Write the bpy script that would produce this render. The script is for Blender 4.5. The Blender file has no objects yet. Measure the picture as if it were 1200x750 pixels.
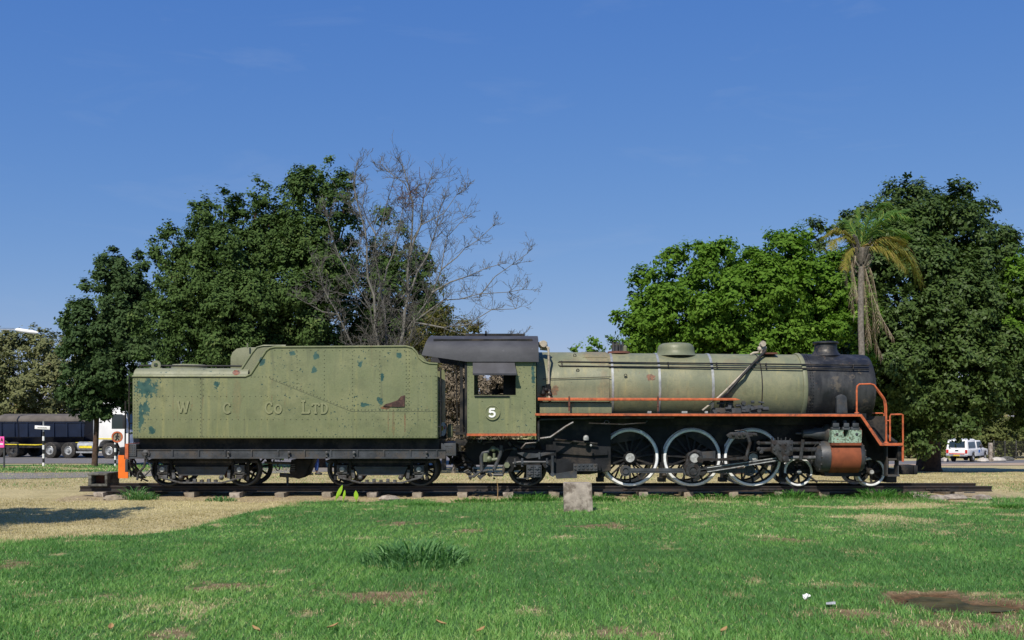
import bpy, bmesh, math, random
import numpy as np
from mathutils import Vector, Matrix
random.seed(7); RNG = np.random.default_rng(7)
PI = math.pi; R = math.radians
SC = bpy.context.scene
COL = SC.collection
# ------------------------------------------------------------ camera, light, exposure
CAMZ = 1.59
cam = bpy.data.objects.new('camera', bpy.data.cameras.new('camera')); COL.objects.link(cam)
cam.location = (0, 0, CAMZ); cam.rotation_euler = (R(90), 0, 0)
cam.data.lens = 36; cam.data.sensor_width = 36; cam.data.shift_y = 115/1200
cam.data.clip_end = 6000; SC.camera = cam
SC.view_settings.view_transform = 'Standard'; SC.view_settings.look = 'None'
SC.view_settings.exposure = 0.08; SC.view_settings.gamma = 1
SUN_EL, SUN_AZ = 48, 200
W = bpy.data.worlds.new('World'); SC.world = W; W.use_nodes = True
wn = W.node_tree.nodes; wl_ = W.node_tree.links
sky = wn.new('ShaderNodeTexSky'); sky.sky_type = 'NISHITA'; sky.sun_disc = False
sky.sun_elevation = R(SUN_EL); sky.sun_rotation = R(SUN_AZ)
sky.air_density = 1.0; sky.dust_density = 0.55; sky.ozone_density = 3.5; sky.altitude = 1200
bg = wn['Background']; bg.inputs['Strength'].default_value = 0.097
_s = wn.new('ShaderNodeSeparateColor'); _c = wn.new('ShaderNodeCombineColor'); wl_.new(sky.outputs[0], _s.inputs[0])   # clear highland sky: slightly flatter gradient
for _i, (_g, _k) in enumerate(((1.0, .68), (.66, 1.27), (.28, 3.70))):
    _p = wn.new('ShaderNodeMath'); _p.operation = 'POWER'; wl_.new(_s.outputs[_i], _p.inputs[0]); _p.inputs[1].default_value = _g
    _m = wn.new('ShaderNodeMath'); _m.operation = 'MULTIPLY'; wl_.new(_p.outputs[0], _m.inputs[0]); _m.inputs[1].default_value = _k; wl_.new(_m.outputs[0], _c.inputs[_i])
_tc = wn.new('ShaderNodeTexCoord'); _mp = wn.new('ShaderNodeMapping'); _mp.inputs['Scale'].default_value = (2.2, 2.2, 9); _mp.inputs['Rotation'].default_value = (0, R(14), 0); wl_.new(_tc.outputs['Generated'], _mp.inputs[0])
_nz = wn.new('ShaderNodeTexNoise'); _nz.inputs['Scale'].default_value = 2.3; _nz.inputs['Detail'].default_value = 8; _nz.inputs['Roughness'].default_value = .6; _nz.inputs['Distortion'].default_value = .6; wl_.new(_mp.outputs[0], _nz.inputs['Vector'])
_mr = wn.new('ShaderNodeMapRange'); _mr.inputs['From Min'].default_value = .55; _mr.inputs['From Max'].default_value = .8; _mr.inputs['To Max'].default_value = .12; wl_.new(_nz.outputs['Fac'], _mr.inputs['Value'])
_mx = wn.new('ShaderNodeMix'); _mx.data_type = 'RGBA'; wl_.new(_mr.outputs[0], _mx.inputs['Factor']); wl_.new(_c.outputs[0], _mx.inputs[6]); _mx.inputs[7].default_value = (4.6, 5.3, 6.6, 1)   # thin high cirrus
wl_.new(_mx.outputs[2], bg.inputs['Color'])
sun = bpy.data.objects.new('sun', bpy.data.lights.new('sun', 'SUN')); COL.objects.link(sun)
sun.data.energy = 5.0; sun.data.angle = R(0.53); sun.data.color = (1.0, 0.93, 0.82)
_d = Vector((math.sin(R(SUN_AZ))*math.cos(R(SUN_EL)), math.cos(R(SUN_AZ))*math.cos(R(SUN_EL)), math.sin(R(SUN_EL))))
sun.rotation_euler = _d.to_track_quat('Z', 'Y').to_euler(); sun.location = _d*60

def X(px, Y): return (px-600)*Y/1200
def Z(py, Y): return CAMZ+(490-py)*Y/1200
def lin(r, g, b):
    f = lambda c: (c/255/12.92 if c/255 <= .04045 else ((c/255+.055)/1.055)**2.4)
    return (f(r), f(g), f(b))
# ------------------------------------------------------------ node helpers
class NT:
    def __init__(s, name):
        s.m = bpy.data.materials.new(name); s.m.use_nodes = True
        s.t = s.m.node_tree; s.b = s.t.nodes['Principled BSDF']; s.out = s.t.nodes['Material Output']
        s._pos = None
    def L(s, a, b): s.t.links.new(a, b)
    def put(s, sock, v):
        if hasattr(v, 'links'): s.L(v, sock)
        elif isinstance(v, (tuple, list)) and len(v) == 3 and sock.type == 'RGBA': sock.default_value = (*v, 1)
        else: sock.default_value = v
    @property
    def pos(s):
        if s._pos is None: s._pos = s.t.nodes.new('ShaderNodeNewGeometry').outputs['Position']
        return s._pos
    def obj(s): return s.t.nodes.new('ShaderNodeTexCoord').outputs['Object']
    def scale(s, v, sc, off=(0, 0, 0)):
        n = s.t.nodes.new('ShaderNodeMapping'); s.L(v, n.inputs[0]); n.inputs['Scale'].default_value = sc; n.inputs['Location'].default_value = off
        return n.outputs[0]
    def noise(s, sc, det=4, vec=None, rough=.55, dist=0, col=False):
        n = s.t.nodes.new('ShaderNodeTexNoise'); s.L(vec if vec is not None else s.pos, n.inputs['Vector'])
        n.inputs['Scale'].default_value = sc; n.inputs['Detail'].default_value = det; n.inputs['Roughness'].default_value = rough; n.inputs['Distortion'].default_value = dist
        return n.outputs['Color' if col else 'Fac']
    def voro(s, sc, vec=None, out='Distance'):
        n = s.t.nodes.new('ShaderNodeTexVoronoi'); s.L(vec if vec is not None else s.pos, n.inputs['Vector']); n.inputs['Scale'].default_value = sc
        return n.outputs[out]
    def ramp(s, f, a, b, lo=0., hi=1.):
        n = s.t.nodes.new('ShaderNodeMapRange'); n.interpolation_type = 'SMOOTHSTEP'
        s.put(n.inputs['Value'], f); n.inputs['From Min'].default_value = a; n.inputs['From Max'].default_value = b
        n.inputs['To Min'].default_value = lo; n.inputs['To Max'].default_value = hi
        return n.outputs[0]
    def math(s, op, a, b=0., c=0.):
        n = s.t.nodes.new('ShaderNodeMath'); n.operation = op
        s.put(n.inputs[0], a); s.put(n.inputs[1], b); s.put(n.inputs[2], c); return n.outputs[0]
    def mul(s, a, b): return s.math('MULTIPLY', a, b)
    def add(s, a, b): return s.math('ADD', a, b)
    def mix(s, f, a, b, mode='MIX'):
        n = s.t.nodes.new('ShaderNodeMix'); n.data_type = 'RGBA'; n.blend_type = mode
        s.put(n.inputs['Factor'], f); s.put(n.inputs[6], a); s.put(n.inputs[7], b); return n.outputs[2]
    def attr(s, name, col=False):
        n = s.t.nodes.new('ShaderNodeAttribute'); n.attribute_name = name; return n.outputs['Color' if col else 'Fac']
    def spot(s, c, r, warp=.12, wsc=5., soft=.25):
        """ragged patch around world point c with radii r"""
        n = s.t.nodes.new('ShaderNodeVectorMath'); n.operation = 'SUBTRACT'; s.L(s.pos, n.inputs[0]); n.inputs[1].default_value = c
        d = s.t.nodes.new('ShaderNodeVectorMath'); d.operation = 'DIVIDE'; s.L(n.outputs[0], d.inputs[0]); d.inputs[1].default_value = r
        l = s.t.nodes.new('ShaderNodeVectorMath'); l.operation = 'LENGTH'; s.L(d.outputs[0], l.inputs[0])
        v = s.add(l.outputs['Value'], s.mul(s.math('SUBTRACT', s.noise(wsc, 6, rough=.7), .5), warp*22))
        return s.ramp(v, 1., 1.-soft, 0, 1)
    def bump(s, h, strength=.3, dist=.02):
        n = s.t.nodes.new('ShaderNodeBump'); s.put(n.inputs['Height'], h); n.inputs['Strength'].default_value = strength; n.inputs['Distance'].default_value = dist
        s.L(n.outputs[0], s.b.inputs['Normal'])
    def fin(s, color, rough=.6, metal=0., spec=None):
        s.put(s.b.inputs['Base Color'], color); s.put(s.b.inputs['Roughness'], rough); s.put(s.b.inputs['Metallic'], metal)
        if spec is not None: s.b.inputs['Specular IOR Level'].default_value = spec
        return s.m
M = {}
def simple(name, c, rough=.6, metal=0., var=.25, sc=6., spec=None, bump=.0, dirt=None, dirt_amt=.5):
    n = NT(name); v = n.ramp(n.noise(sc, 6), .3, .7, 1-var, 1+var)
    a = n.mix(1., c, n.t.nodes.new('ShaderNodeCombineXYZ').outputs[0], 'MIX') if False else None
    cm = n.t.nodes.new('ShaderNodeVectorMath'); cm.operation = 'SCALE'; cm.inputs[0].default_value = c; n.L(v, cm.inputs['Scale'])
    col = cm.outputs[0]
    if dirt is not None: col = n.mix(n.ramp(n.noise(sc*.7, 8, rough=.7), 1-dirt_amt-.08, 1-dirt_amt+.1), col, dirt)
    if bump: n.bump(n.noise(sc*6, 4), bump, .01)
    M[name] = n.fin(col, rough, metal, spec); return n.m
def emit_free(): pass
# ------------------------------------------------------------ mesh builder
WLOC = {}
def V3(*a): return Vector(a)
class MB:
    def __init__(s): s.v = []; s.f = []
    def add(s, vs, fs):
        o = len(s.v); s.v += [tuple(v) for v in vs]; s.f += [tuple(i+o for i in f) for f in fs]; return s
    def box(s, x0, x1, y0, y1, z0, z1):
        vs = [(x, y, z) for x in (x0, x1) for y in (y0, y1) for z in (z0, z1)]
        return s.add(vs, [(0, 1, 3, 2), (4, 6, 7, 5), (0, 4, 5, 1), (2, 3, 7, 6), (0, 2, 6, 4), (1, 5, 7, 3)])
    def obox(s, c, size, rot=(0, 0, 0)):
        from mathutils import Euler
        m = Euler(rot).to_matrix(); h = [k/2 for k in size]
        vs = [Vector(c)+m@Vector((x*h[0], y*h[1], z*h[2])) for x in (-1, 1) for y in (-1, 1) for z in (-1, 1)]
        return s.add(vs, [(0, 1, 3, 2), (4, 6, 7, 5), (0, 4, 5, 1), (2, 3, 7, 6), (0, 2, 6, 4), (1, 5, 7, 3)])
    def bar(s, p, q, w, h, up=(0, 1, 0)):
        """rectangular bar from p to q; w along 'up' axis, h across"""
        p, q = Vector(p), Vector(q); d = (q-p).normalized(); u = Vector(up); u = (u-d*u.dot(d)).normalized(); t = d.cross(u)
        vs = [a+u*(i*w/2)+t*(j*h/2) for a in (p, q) for i in (-1, 1) for j in (-1, 1)]
        return s.add(vs, [(0, 1, 3, 2), (4, 6, 7, 5), (0, 4, 5, 1), (2, 3, 7, 6), (0, 2, 6, 4), (1, 5, 7, 3)])
    def prism(s, pts, y0, y1, axis='y'):
        """polygon given in XZ, extruded along Y"""
        n = len(pts)
        f = {'y': lambda a, b, t: (a, t, b), 'x': lambda a, b, t: (t, a, b), 'z': lambda a, b, t: (a, b, t)}[axis]
        vs = [f(a, b, y0) for a, b in pts]+[f(a, b, y1) for a, b in pts]
        fs = [tuple(range(n)), tuple(range(2*n-1, n-1, -1))]+[(i, i+n, (i+1) % n+n, (i+1) % n) for i in range(n)]
        return s.add(vs, fs)
    def tube(s, path, r, n=8, cap=True):
        path = [Vector(p) for p in path]; rs = r if isinstance(r, (list, tuple)) else [r]*len(path)
        u = None; rings = []
        for i, p in enumerate(path):
            d = (path[min(i+1, len(path)-1)]-path[max(i-1, 0)]).normalized()
            if u is None: u = d.orthogonal().normalized()
            u = (u-d*u.dot(d)); u = u.normalized() if u.length > 1e-6 else d.orthogonal().normalized()
            w = d.cross(u); rings.append([p+(u*math.cos(2*PI*k/n)+w*math.sin(2*PI*k/n))*rs[i] for k in range(n)])
        vs = [v for rg in rings for v in rg]; fs = []
        for i in range(len(path)-1):
            for k in range(n): a = i*n+k; b = i*n+(k+1) % n; fs.append((a, b, b+n, a+n))
        if cap: fs += [tuple(range(n-1, -1, -1)), tuple(range((len(path)-1)*n, len(path)*n))]
        return s.add(vs, fs)
    def lathe(s, prof, o=(0, 0, 0), axis='x', n=32, a0=0, a1=2*PI, sy=1.):
        """prof: (t along axis, radius)"""
        full = abs(a1-a0-2*PI) < 1e-6; m = n if full else n+1
        fx = {'x': lambda t, a, b: (o[0]+t, o[1]+a, o[2]+b), 'y': lambda t, a, b: (o[0]+a, o[1]+t, o[2]+b), 'z': lambda t, a, b: (o[0]+a, o[1]+b, o[2]+t)}[axis]
        vs = [fx(t, r*math.cos(a0+(a1-a0)*k/n), r*math.sin(a0+(a1-a0)*k/n)*sy) for t, r in prof for k in range(m)]
        fs = []
        for i in range(len(prof)-1):
            for k in range(n):
                a = i*m+k; b = i*m+(k+1) % m; fs.append((a, b, b+m, a+m))
        return s.add(vs, fs)
    def ball(s, c, r, n=10, sc=(1, 1, 1)):
        prof = [(math.sin(-PI/2+PI*i/n)*r, max(1e-4, math.cos(-PI/2+PI*i/n)*r)) for i in range(n+1)]
        b = MB().lathe(prof, axis='z', n=n+4); return s.add([(c[0]+v[0]*sc[0], c[1]+v[1]*sc[1], c[2]+v[2]*sc[2]) for v in b.v], b.f)
    def ribbon(s, pts, w, y0, y1):
        """stroke of width w along polyline in XZ, extruded in Y"""
        P = [Vector((a, b)) for a, b in pts]; l = []; r = []
        for i, p in enumerate(P):
            d = (P[min(i+1, len(P)-1)]-P[max(i-1, 0)]).normalized(); nrm = Vector((-d.y, d.x))
            l.append(p+nrm*w/2); r.append(p-nrm*w/2)
        for i in range(len(P)-1):
            s.prism([tuple(l[i]), tuple(l[i+1]), tuple(r[i+1]), tuple(r[i])], y0, y1)
        return s
    def rivet(s, x, y, z, r=.012, nrm='-y'):
        vs = []; 
        for k in range(6):
            a = k*PI/3; vs.append((x+r*math.cos(a), y, z+r*math.sin(a)))
        for k in range(6):
            a = k*PI/3; vs.append((x+r*.55*math.cos(a), y-r*.6, z+r*.55*math.sin(a)))
        return s.add(vs, [(k, (k+1) % 6, (k+1) % 6+6, k+6) for k in range(6)]+[(6, 7, 8, 9, 10, 11)])
    def rivets(s, p, q, y, step=.09, r=.012):
        n = max(1, int(math.hypot(q[0]-p[0], q[1]-p[1])/step))
        for i in range(n+1): s.rivet(p[0]+(q[0]-p[0])*i/n, y, p[1]+(q[1]-p[1])*i/n, r)
        return s
    def build(s, name, mat, parent=None, bevel=0, seg=2, smooth=35, kind=None, label=None, cat=None, group=None, center=True, bf=None):
        me = bpy.data.meshes.new(name)
        V = np.array(s.v, dtype=float)
        c = (V.min(0)+V.max(0))/2 if center else np.zeros(3)
        if center and parent is None: c[2] = V[:, 2].min()
        me.from_pydata((V-c).tolist(), [], s.f)
        bm = bmesh.new(); bm.from_mesh(me)
        bmesh.ops.recalc_face_normals(bm, faces=bm.faces)
        if bevel:
            es = [e for e in bm.edges if len(e.link_faces) == 2 and e.calc_face_angle(0) > .6 and (bf is None or bf(e))]
            bmesh.ops.bevel(bm, geom=es, offset=bevel, segments=seg, affect='EDGES', profile=.6, clamp_overlap=True)
        bm.to_mesh(me); bm.free()
        if smooth:
            me.polygons.foreach_set('use_smooth', [True]*len(me.polygons)); me.set_sharp_from_angle(angle=R(smooth))
        me.materials.append(M[mat] if isinstance(mat, str) else mat)
        return link(name, me, Vector(c), parent, kind, label, cat, group)
def link(name, me, c, parent=None, kind=None, label=None, cat=None, group=None):
    o = bpy.data.objects.new(name, me); COL.objects.link(o)
    if parent is not None:
        o.parent = parent; o.location = Vector(c)-WLOC[parent.name]
    else: o.location = c
    WLOC[o.name] = Vector(c)
    if kind: o['kind'] = kind
    if label: o['label'] = label
    if cat: o['category'] = cat
    if group: o['group'] = group
    return o
def thing(name, label, cat, loc=(0, 0, 0), rz=0, group=None, local=False):
    o = bpy.data.objects.new(name, None); COL.objects.link(o); o.location = loc; o.rotation_euler[2] = rz
    o.empty_display_size = .3; o['label'] = label; o['category'] = cat
    if group: o['group'] = group
    WLOC[o.name] = Vector((0, 0, 0)) if local else Vector(loc); return o
def dup(o, parent=None, loc=None):
    c = o.copy(); COL.objects.link(c); WLOC[c.name] = WLOC[o.name].copy()
    if parent is not None: c.parent = parent
    for ch in list(o.children): dup(ch, c)
    if loc is not None: c.location = loc
    return c
def mesh_np(name, V, F, mat, parent=None, attrs=None, smooth=False, **kw):
    """fast mesh: V (n,3), F (m,k)"""
    V = np.asarray(V, dtype=np.float64); c = (V.min(0)+V.max(0))/2; c[2] = V[:, 2].min()
    me = bpy.data.meshes.new(name); me.vertices.add(len(V)); me.vertices.foreach_set('co', (V-c).astype(np.float32).ravel())
    m, k = F.shape; me.loops.add(m*k); me.loops.foreach_set('vertex_index', F.astype(np.int32).ravel())
    me.polygons.add(m); me.polygons.foreach_set('loop_start', (np.arange(m)*k).astype(np.int32))
    if smooth: me.polygons.foreach_set('use_smooth', np.ones(m, dtype=bool))
    me.update(calc_edges=True)
    for a, val in (attrs or {}).items():
        at = me.attributes.new(a, 'FLOAT', 'POINT'); at.data.foreach_set('value', np.asarray(val, dtype=np.float32))
    me.materials.append(M[mat] if isinstance(mat, str) else mat)
    return link(name, me, Vector(c), parent, **kw)
# value noise on numpy arrays
_lat = RNG.random((256, 256))
def vnoise(x, y, sc=1., seed=0):
    x = np.asarray(x)*sc+seed*17.31; y = np.asarray(y)*sc+seed*9.17
    xi = np.floor(x).astype(int); yi = np.floor(y).astype(int); fx = x-xi; fy = y-yi
    fx = fx*fx*(3-2*fx); fy = fy*fy*(3-2*fy)
    g = lambda i, j: _lat[i % 256, j % 256]
    return (g(xi, yi)*(1-fx)+g(xi+1, yi)*fx)*(1-fy)+(g(xi, yi+1)*(1-fx)+g(xi+1, yi+1)*fx)*fy
def fbm(x, y, sc=1., seed=0, o=4):
    s = 0; a = .5; t = 0
    for i in range(o): s = s+a*vnoise(x, y, sc*2**i, seed+i*3); t += a; a *= .55
    return s/t
# ------------------------------------------------------------ materials
BLK = (.011, .012, .014)
simple('black_paint', BLK, .6, var=.5, sc=3, spec=.25, dirt=(.05, .042, .034), dirt_amt=.46, bump=.25)
simple('frame_grey', (.042, .047, .054), .5, var=.4, sc=4, dirt=(.065, .054, .044), dirt_amt=.45, bump=.2)
simple('motion_steel', (.05, .051, .053), .42, metal=.3, var=.4, sc=9, dirt=(.03, .022, .018), dirt_amt=.5, bump=.2)
simple('greasy_grey', (.085, .088, .092), .55, var=.4, sc=10, dirt=(.035, .03, .027), dirt_amt=.5, bump=.3)
simple('pale_grey_cap', (.36, .37, .36), .55, var=.3, sc=12, dirt=(.1, .09, .08), dirt_amt=.4)
simple('white_tyre', (.78, .80, .80), .45, var=.12, sc=7, dirt=(.32, .29, .25), dirt_amt=.3)
simple('orange_paint', lin(182, 92, 52), .6, var=.25, sc=11, dirt=lin(124, 70, 50), dirt_amt=.42)
simple('bright_orange', lin(230, 112, 28), .5, var=.08, sc=5, dirt=lin(170, 90, 40), dirt_amt=.25)
simple('rust_red', lin(126, 66, 38), .85, var=.18, sc=4, dirt=lin(90, 46, 30), dirt_amt=.42, bump=.2)
simple('rust_dark', lin(92, 56, 44), .85, var=.3, sc=14, bump=.3)
simple('rail_steel', (.026, .024, .025), .6, metal=.2, var=.35, sc=5, dirt=(.045, .032, .026), dirt_amt=.5, bump=.2)
simple('band_metal', (.30, .31, .31), .38, metal=.25, var=.25, sc=8, dirt=(.25, .25, .2), dirt_amt=.4)
simple('sleeper_stone', lin(140, 130, 114), .9, var=.25, sc=9, dirt=lin(120, 104, 86), dirt_amt=.45, bump=.6)
simple('concrete', lin(158, 148, 136), .9, var=.22, sc=7, dirt=lin(104, 94, 84), dirt_amt=.48, bump=.7)
simple('dark_concrete', lin(96, 96, 90), .9, var=.25, sc=7, dirt=lin(50, 48, 44), dirt_amt=.48, bump=.6)
simple('pipe_pale', lin(168, 158, 142), .6, var=.2, sc=8, dirt=(.12, .10, .08), dirt_amt=.4)
simple('white_paint', (.80, .80, .79), .4, var=.05, sc=2, dirt=(.5, .48, .43), dirt_amt=.2)
simple('cab_number_white', (.85, .85, .82), .5, var=.05)
simple('navy_paint', (.006, .012, .032), .35, var=.2, sc=1.5, dirt=(.05, .05, .06), dirt_amt=.3)
simple('tarp', lin(88, 82, 76), .85, var=.2, sc=2, bump=.3)
simple('tyre_rubber', (.022, .021, .02), .85, var=.3, sc=9, dirt=(.07, .06, .05), dirt_amt=.45)
simple('yellow_tape', lin(220, 200, 50), .5)
simple('black_plastic', (.02, .02, .02), .5)
simple('galvanised', (.42, .43, .43), .4, metal=.5)
simple('brown_wood', lin(80, 52, 38), .85, var=.3, sc=20)
simple('pink_paint', lin(238, 84, 168), .5, var=.05)
simple('blue_decal', lin(40, 110, 190), .5)
simple('red_lens', lin(190, 40, 26), .25)
simple('denim', (.02, .055, .22), .9, var=.2, sc=20)
simple('shirt_cloth', (.35, .33, .3), .9)
simple('skin', (.12, .065, .04), .6, var=.05)
simple('hair', (.012, .01, .009), .8)
simple('asphalt', (.13, .125, .125), .9, var=.2, sc=2.5, dirt=(.17, .155, .14), dirt_amt=.5, bump=.3)
simple('path_surface', (.19, .175, .165), .9, var=.15, sc=2.5, dirt=(.24, .21, .17), dirt_amt=.45, bump=.3)
simple('kerb_stone', (.42, .39, .35), .9, var=.2, sc=3)
simple('dirt_road', lin(150, 128, 108), .95, var=.2, sc=1.2, dirt=lin(176, 156, 128), dirt_amt=.5)
simple('bark_grey', lin(112, 106, 98), .9, var=.35, sc=14, bump=.8)
simple('bark_dark', lin(78, 60, 48), .95, var=.4, sc=9, bump=.9, dirt=lin(120, 80, 56), dirt_amt=.3)
simple('dead_wood', lin(108, 106, 99), .85, var=.3, sc=7)
simple('dead_wood_dark', lin(86, 84, 79), .85, var=.3, sc=7)
simple('number_plate_yellow', lin(200, 170, 40), .5)
n = NT('glass'); n.b.inputs['Roughness'].default_value = .08; M['glass'] = n.fin((.02, .03, .035), .08, spec=.8)
n = NT('puddle_water'); n.bump(n.noise(9, 2), .05, .01); M['puddle_water'] = n.fin(n.mix(n.ramp(n.noise(3, 4), .4, .62), (.04, .036, .012), (.085, .07, .026)), n.ramp(n.noise(4, 4), .4, .65, .35, .7), spec=.12)
simple('torn_metal', lin(66, 46, 42), .85, var=.4, sc=14, dirt=lin(120, 84, 66), dirt_amt=.4, bump=.5)
simple('rivet_shade_green', (.112, .125, .07), .6, var=.3, sc=20)  # darker green: shading of the small rivets and seams put into the colour
# --- aged green paint, shared recipe
def green(name, base, pale, dark, patches=(), rust=(), rust_amt=.72, streak=1., spots=True, vsc=1.):
    n = NT(name)
    c = n.mix(n.ramp(n.noise(1.1*vsc, 5), .35, .68), base, pale)
    st = n.noise(1., 6, n.scale(n.pos, (7, 7, .45)), .6)
    c = n.mix(n.mul(n.ramp(st, .52, .72), .5*streak), c, tuple(k*1.22 for k in (pale[0]*1.08, pale[1], pale[2]*.8)))
    st2 = n.noise(1., 6, n.scale(n.pos, (11, 11, .8), (3, 1, 2)), .6)
    c = n.mix(n.mul(n.ramp(st2, .54, .74), .55*streak), c, dark)
    c = n.mix(n.mul(n.ramp(n.noise(38, 3), .45, .8), .35), c, dark); c = n.mix(n.mul(n.ramp(n.noise(2.3, 7, rough=.7), .5, .66), .5), c, tuple(k*.72 for k in base))
    if spots:  # chips of old teal paint and dark specks
        g = n.mul(n.ramp(n.noise(17, 3, rough=.6), .64, .66), n.ramp(n.noise(1.1, 3), .46, .56))
        c = n.mix(g, c, (.022, .06, .05))
    for p in patches: 
        c = n.mix(n.spot(*p[:3]) if len(p) == 3 else n.spot(p[0], p[1], p[2], p[3]), c, n.mix(n.ramp(n.noise(6, 4), .4, .6), (.018, .065, .06), (.035, .095, .08)))
    ru = n.ramp(n.noise(16, 6, rough=.7), rust_amt, rust_amt+.05); ru = n.math('MAXIMUM', ru, n.mul(n.mul(n.ramp(n.noise(1., 6, n.scale(n.pos, (14, 14, .7), (7, 2, 5)), .6), .60, .70), n.ramp(n.noise(1.7, 4), .5, .6)), .32))
    for p in rust:
        ru = n.math('MAXIMUM', ru, n.mul(n.spot(p[0], p[1], .10, 7., .2), p[2]))
    c = n.mix(ru, c, n.mix(n.ramp(n.noise(20, 4), .4, .6), lin(126, 70, 44), lin(70, 42, 36)))
    n.bump(n.add(n.noise(26, 5), n.mul(n.noise(1.3, 2), 3.)), .22, .012)
    M[name] = n.fin(c, n.ramp(n.noise(3, 5), .3, .7, .42, .62), 0, .45)
TY = 23.2
def W3(px, py, Y=TY): return (X(px, Y), Y, Z(py, Y))
G_B, G_P, G_D = (.162, .184, .093), (.208, .219, .112), (.098, .110, .066)
green('tank_paint', G_B, G_P, G_D,
      patches=[(W3(171, 455), (.27, .3, .22), .15, 10.), (W3(171, 478), (0.104, 1, 0.176), .17, 10.), (W3(178, 504), (0.080, 1, 0.096), .15, 9.), (W3(165, 490), (0.064, 1, 0.320), .17, 9.),
               (W3(307, 424), (0.072, 1, 0.104), .16, 11.), (W3(371, 417), (0.080, 1, 0.104), .15, 11.), (W3(368, 433), (0.064, 1, 0.088), .15, 11.),
               (W3(343, 414), (0.088, 1, 0.056), .15, 11.), (W3(422, 426), (0.056, 1, 0.080), .16, 11.), (W3(448, 441), (0.040, 1, 0.096), .16, 11.), (W3(468, 417), (0.072, 1, 0.072), .15, 11.),
               (W3(254, 452), (0.072, 1, 0.096), .16, 11.), (W3(428, 474), (0.104, 1, 0.048), .18, 11.), (W3(445, 470), (0.080, 1, 0.072), .18, 11.)],
      rust=[(W3(452, 478), (.12, 1, .05), .8), (W3(276, 437), (.06, 2, .05), 1.), (W3(461, 495), (.035, 1, .32), .30), (W3(474.5, 494), (.022, 1, .30), .5), (W3(455, 493), (.02, 1, .25), .3), (W3(278, 470), (0.112, 1, 0.480), .14)])
green('tender_top_paint', (.18, .19, .115), (.225, .23, .145), (.11, .125, .08), streak=.6, rust=[(W3(276, 437), (.1, 2, .07), 1.)])
green('cab_paint', G_B, G_P, G_D, streak=.8,
      patches=[(W3(625, 438), (0.048, 1, 0.280), .18, 11.)])
green('boiler_paint', (.155, .168, .102), (.235, .228, .13), (.095, .112, .076), streak=1., rust_amt=.655, spots=False,
      rust=[(W3(700, 420, 24.3), (.35, 1, .25), .25), (W3(762, 443, 23.8), (.12, .6, .08), .8), (W3(650, 458, 23.8), (.1, .6, .12), .6), (W3(708, 455, 23.8), (.16, .6, .4), .16), (W3(668, 475, 23.6), (.12, .5, .1), .35), (W3(672, 425, 24.1), (.25, 1, .12), .12), (W3(860, 425, 24.1), (.3, 1, .1), .14)])
green('dome_paint', (.14, .158, .095), (.175, .182, .11), (.09, .105, .07), streak=.6, rust_amt=.74, spots=False)
green('letter_paint', (.205, .22, .115), (.245, .25, .135), (.14, .15, .09), streak=.3, spots=False, rust_amt=.8)
# mint paint flaking
n = NT('mint_flaking'); c = n.mix(n.ramp(n.noise(22, 6, rough=.65), .5, .56), lin(142, 166, 146), lin(84, 100, 82)); c = n.mix(n.ramp(n.noise(15, 6, rough=.7), .6, .64), c, lin(112, 66, 44))
n.bump(n.noise(20, 4), .3, .01); M['mint_flaking'] = n.fin(c, .6)
# smokebox: flat black with grey bloom, runs and rust
n = NT('smokebox_black'); c = n.mix(n.ramp(n.noise(1.6, 6, n.scale(n.pos, (2.2, 2.2, .7)), .6), .42, .72), (.014, .015, .017), (.055, .056, .057))
c = n.mix(n.mul(n.ramp(n.noise(3., 8, rough=.75), .56, .64), .7), c, (.12, .10, .075)); c = n.mix(n.ramp(n.noise(12, 6, rough=.7), .64, .7), c, (.13, .06, .04))
n.bump(n.noise(22, 5), .3, .012); M['smokebox_black'] = n.fin(c, n.ramp(n.noise(4, 4), .3, .7, .4, .65), 0, .4)
# cab roof: weathered grey-black
n = NT('roof_grey'); c = n.mix(n.ramp(n.noise(1.2, 6, n.scale(n.pos, (1, 1, 2)), .6), .35, .7), (.034, .035, .042), (.062, .064, .072))
c = n.mix(n.mul(n.ramp(n.noise(3.5, 8, rough=.75), .6, .7), .7), c, (.3, .3, .31)); n.bump(n.noise(14, 5), .2, .01); M['roof_grey'] = n.fin(c, .75)
n = NT('awning_grey'); c = n.mix(n.ramp(n.noise(3, 6), .4, .7), (.02, .021, .028), (.04, .042, .052)); M['awning_grey'] = n.fin(c, .6)
# foliage: colour per leaf from the 'tint' attribute
def leafmat(name, a, b, c3=None, rough=.7, trans=.13, spec=.08):
    n = NT(name); t = n.attr('tint'); c = n.mix(n.ramp(t, 0, .6), a, b)
    if c3 is not None: c = n.mix(n.ramp(t, .78, .95), c, c3)
    n.fin(c, rough, 0, spec)
    tr = n.t.nodes.new('ShaderNodeBsdfTranslucent'); n.put(tr.inputs['Color'], n.mix(1., c, (1.0, 1.25, .45), 'MULTIPLY'))
    mx = n.t.nodes.new('ShaderNodeMixShader'); mx.inputs[0].default_value = trans
    n.L(n.b.outputs[0], mx.inputs[1]); n.L(tr.outputs[0], mx.inputs[2]); n.L(mx.outputs[0], n.out.inputs['Surface'])
    M[name] = n.m
leafmat('leaf_dark', (.032, .062, .018), (.066, .112, .03), (.14, .185, .06))
leafmat('leaf_street', (.028, .055, .02), (.056, .096, .034), (.10, .145, .06))
leafmat('leaf_bright', (.052, .12, .014), (.112, .21, .026), (.21, .32, .06), trans=.3)
leafmat('leaf_fig', (.034, .062, .016), (.06, .10, .024), (.13, .17, .055), rough=.5, spec=.16)
leafmat('leaf_far', (.10, .12, .05), (.16, .17, .075), (.30, .19, .10))
leafmat('leaf_yellow', (.09, .10, .025), (.19, .17, .05), (.24, .19, .07), trans=.3)
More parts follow.
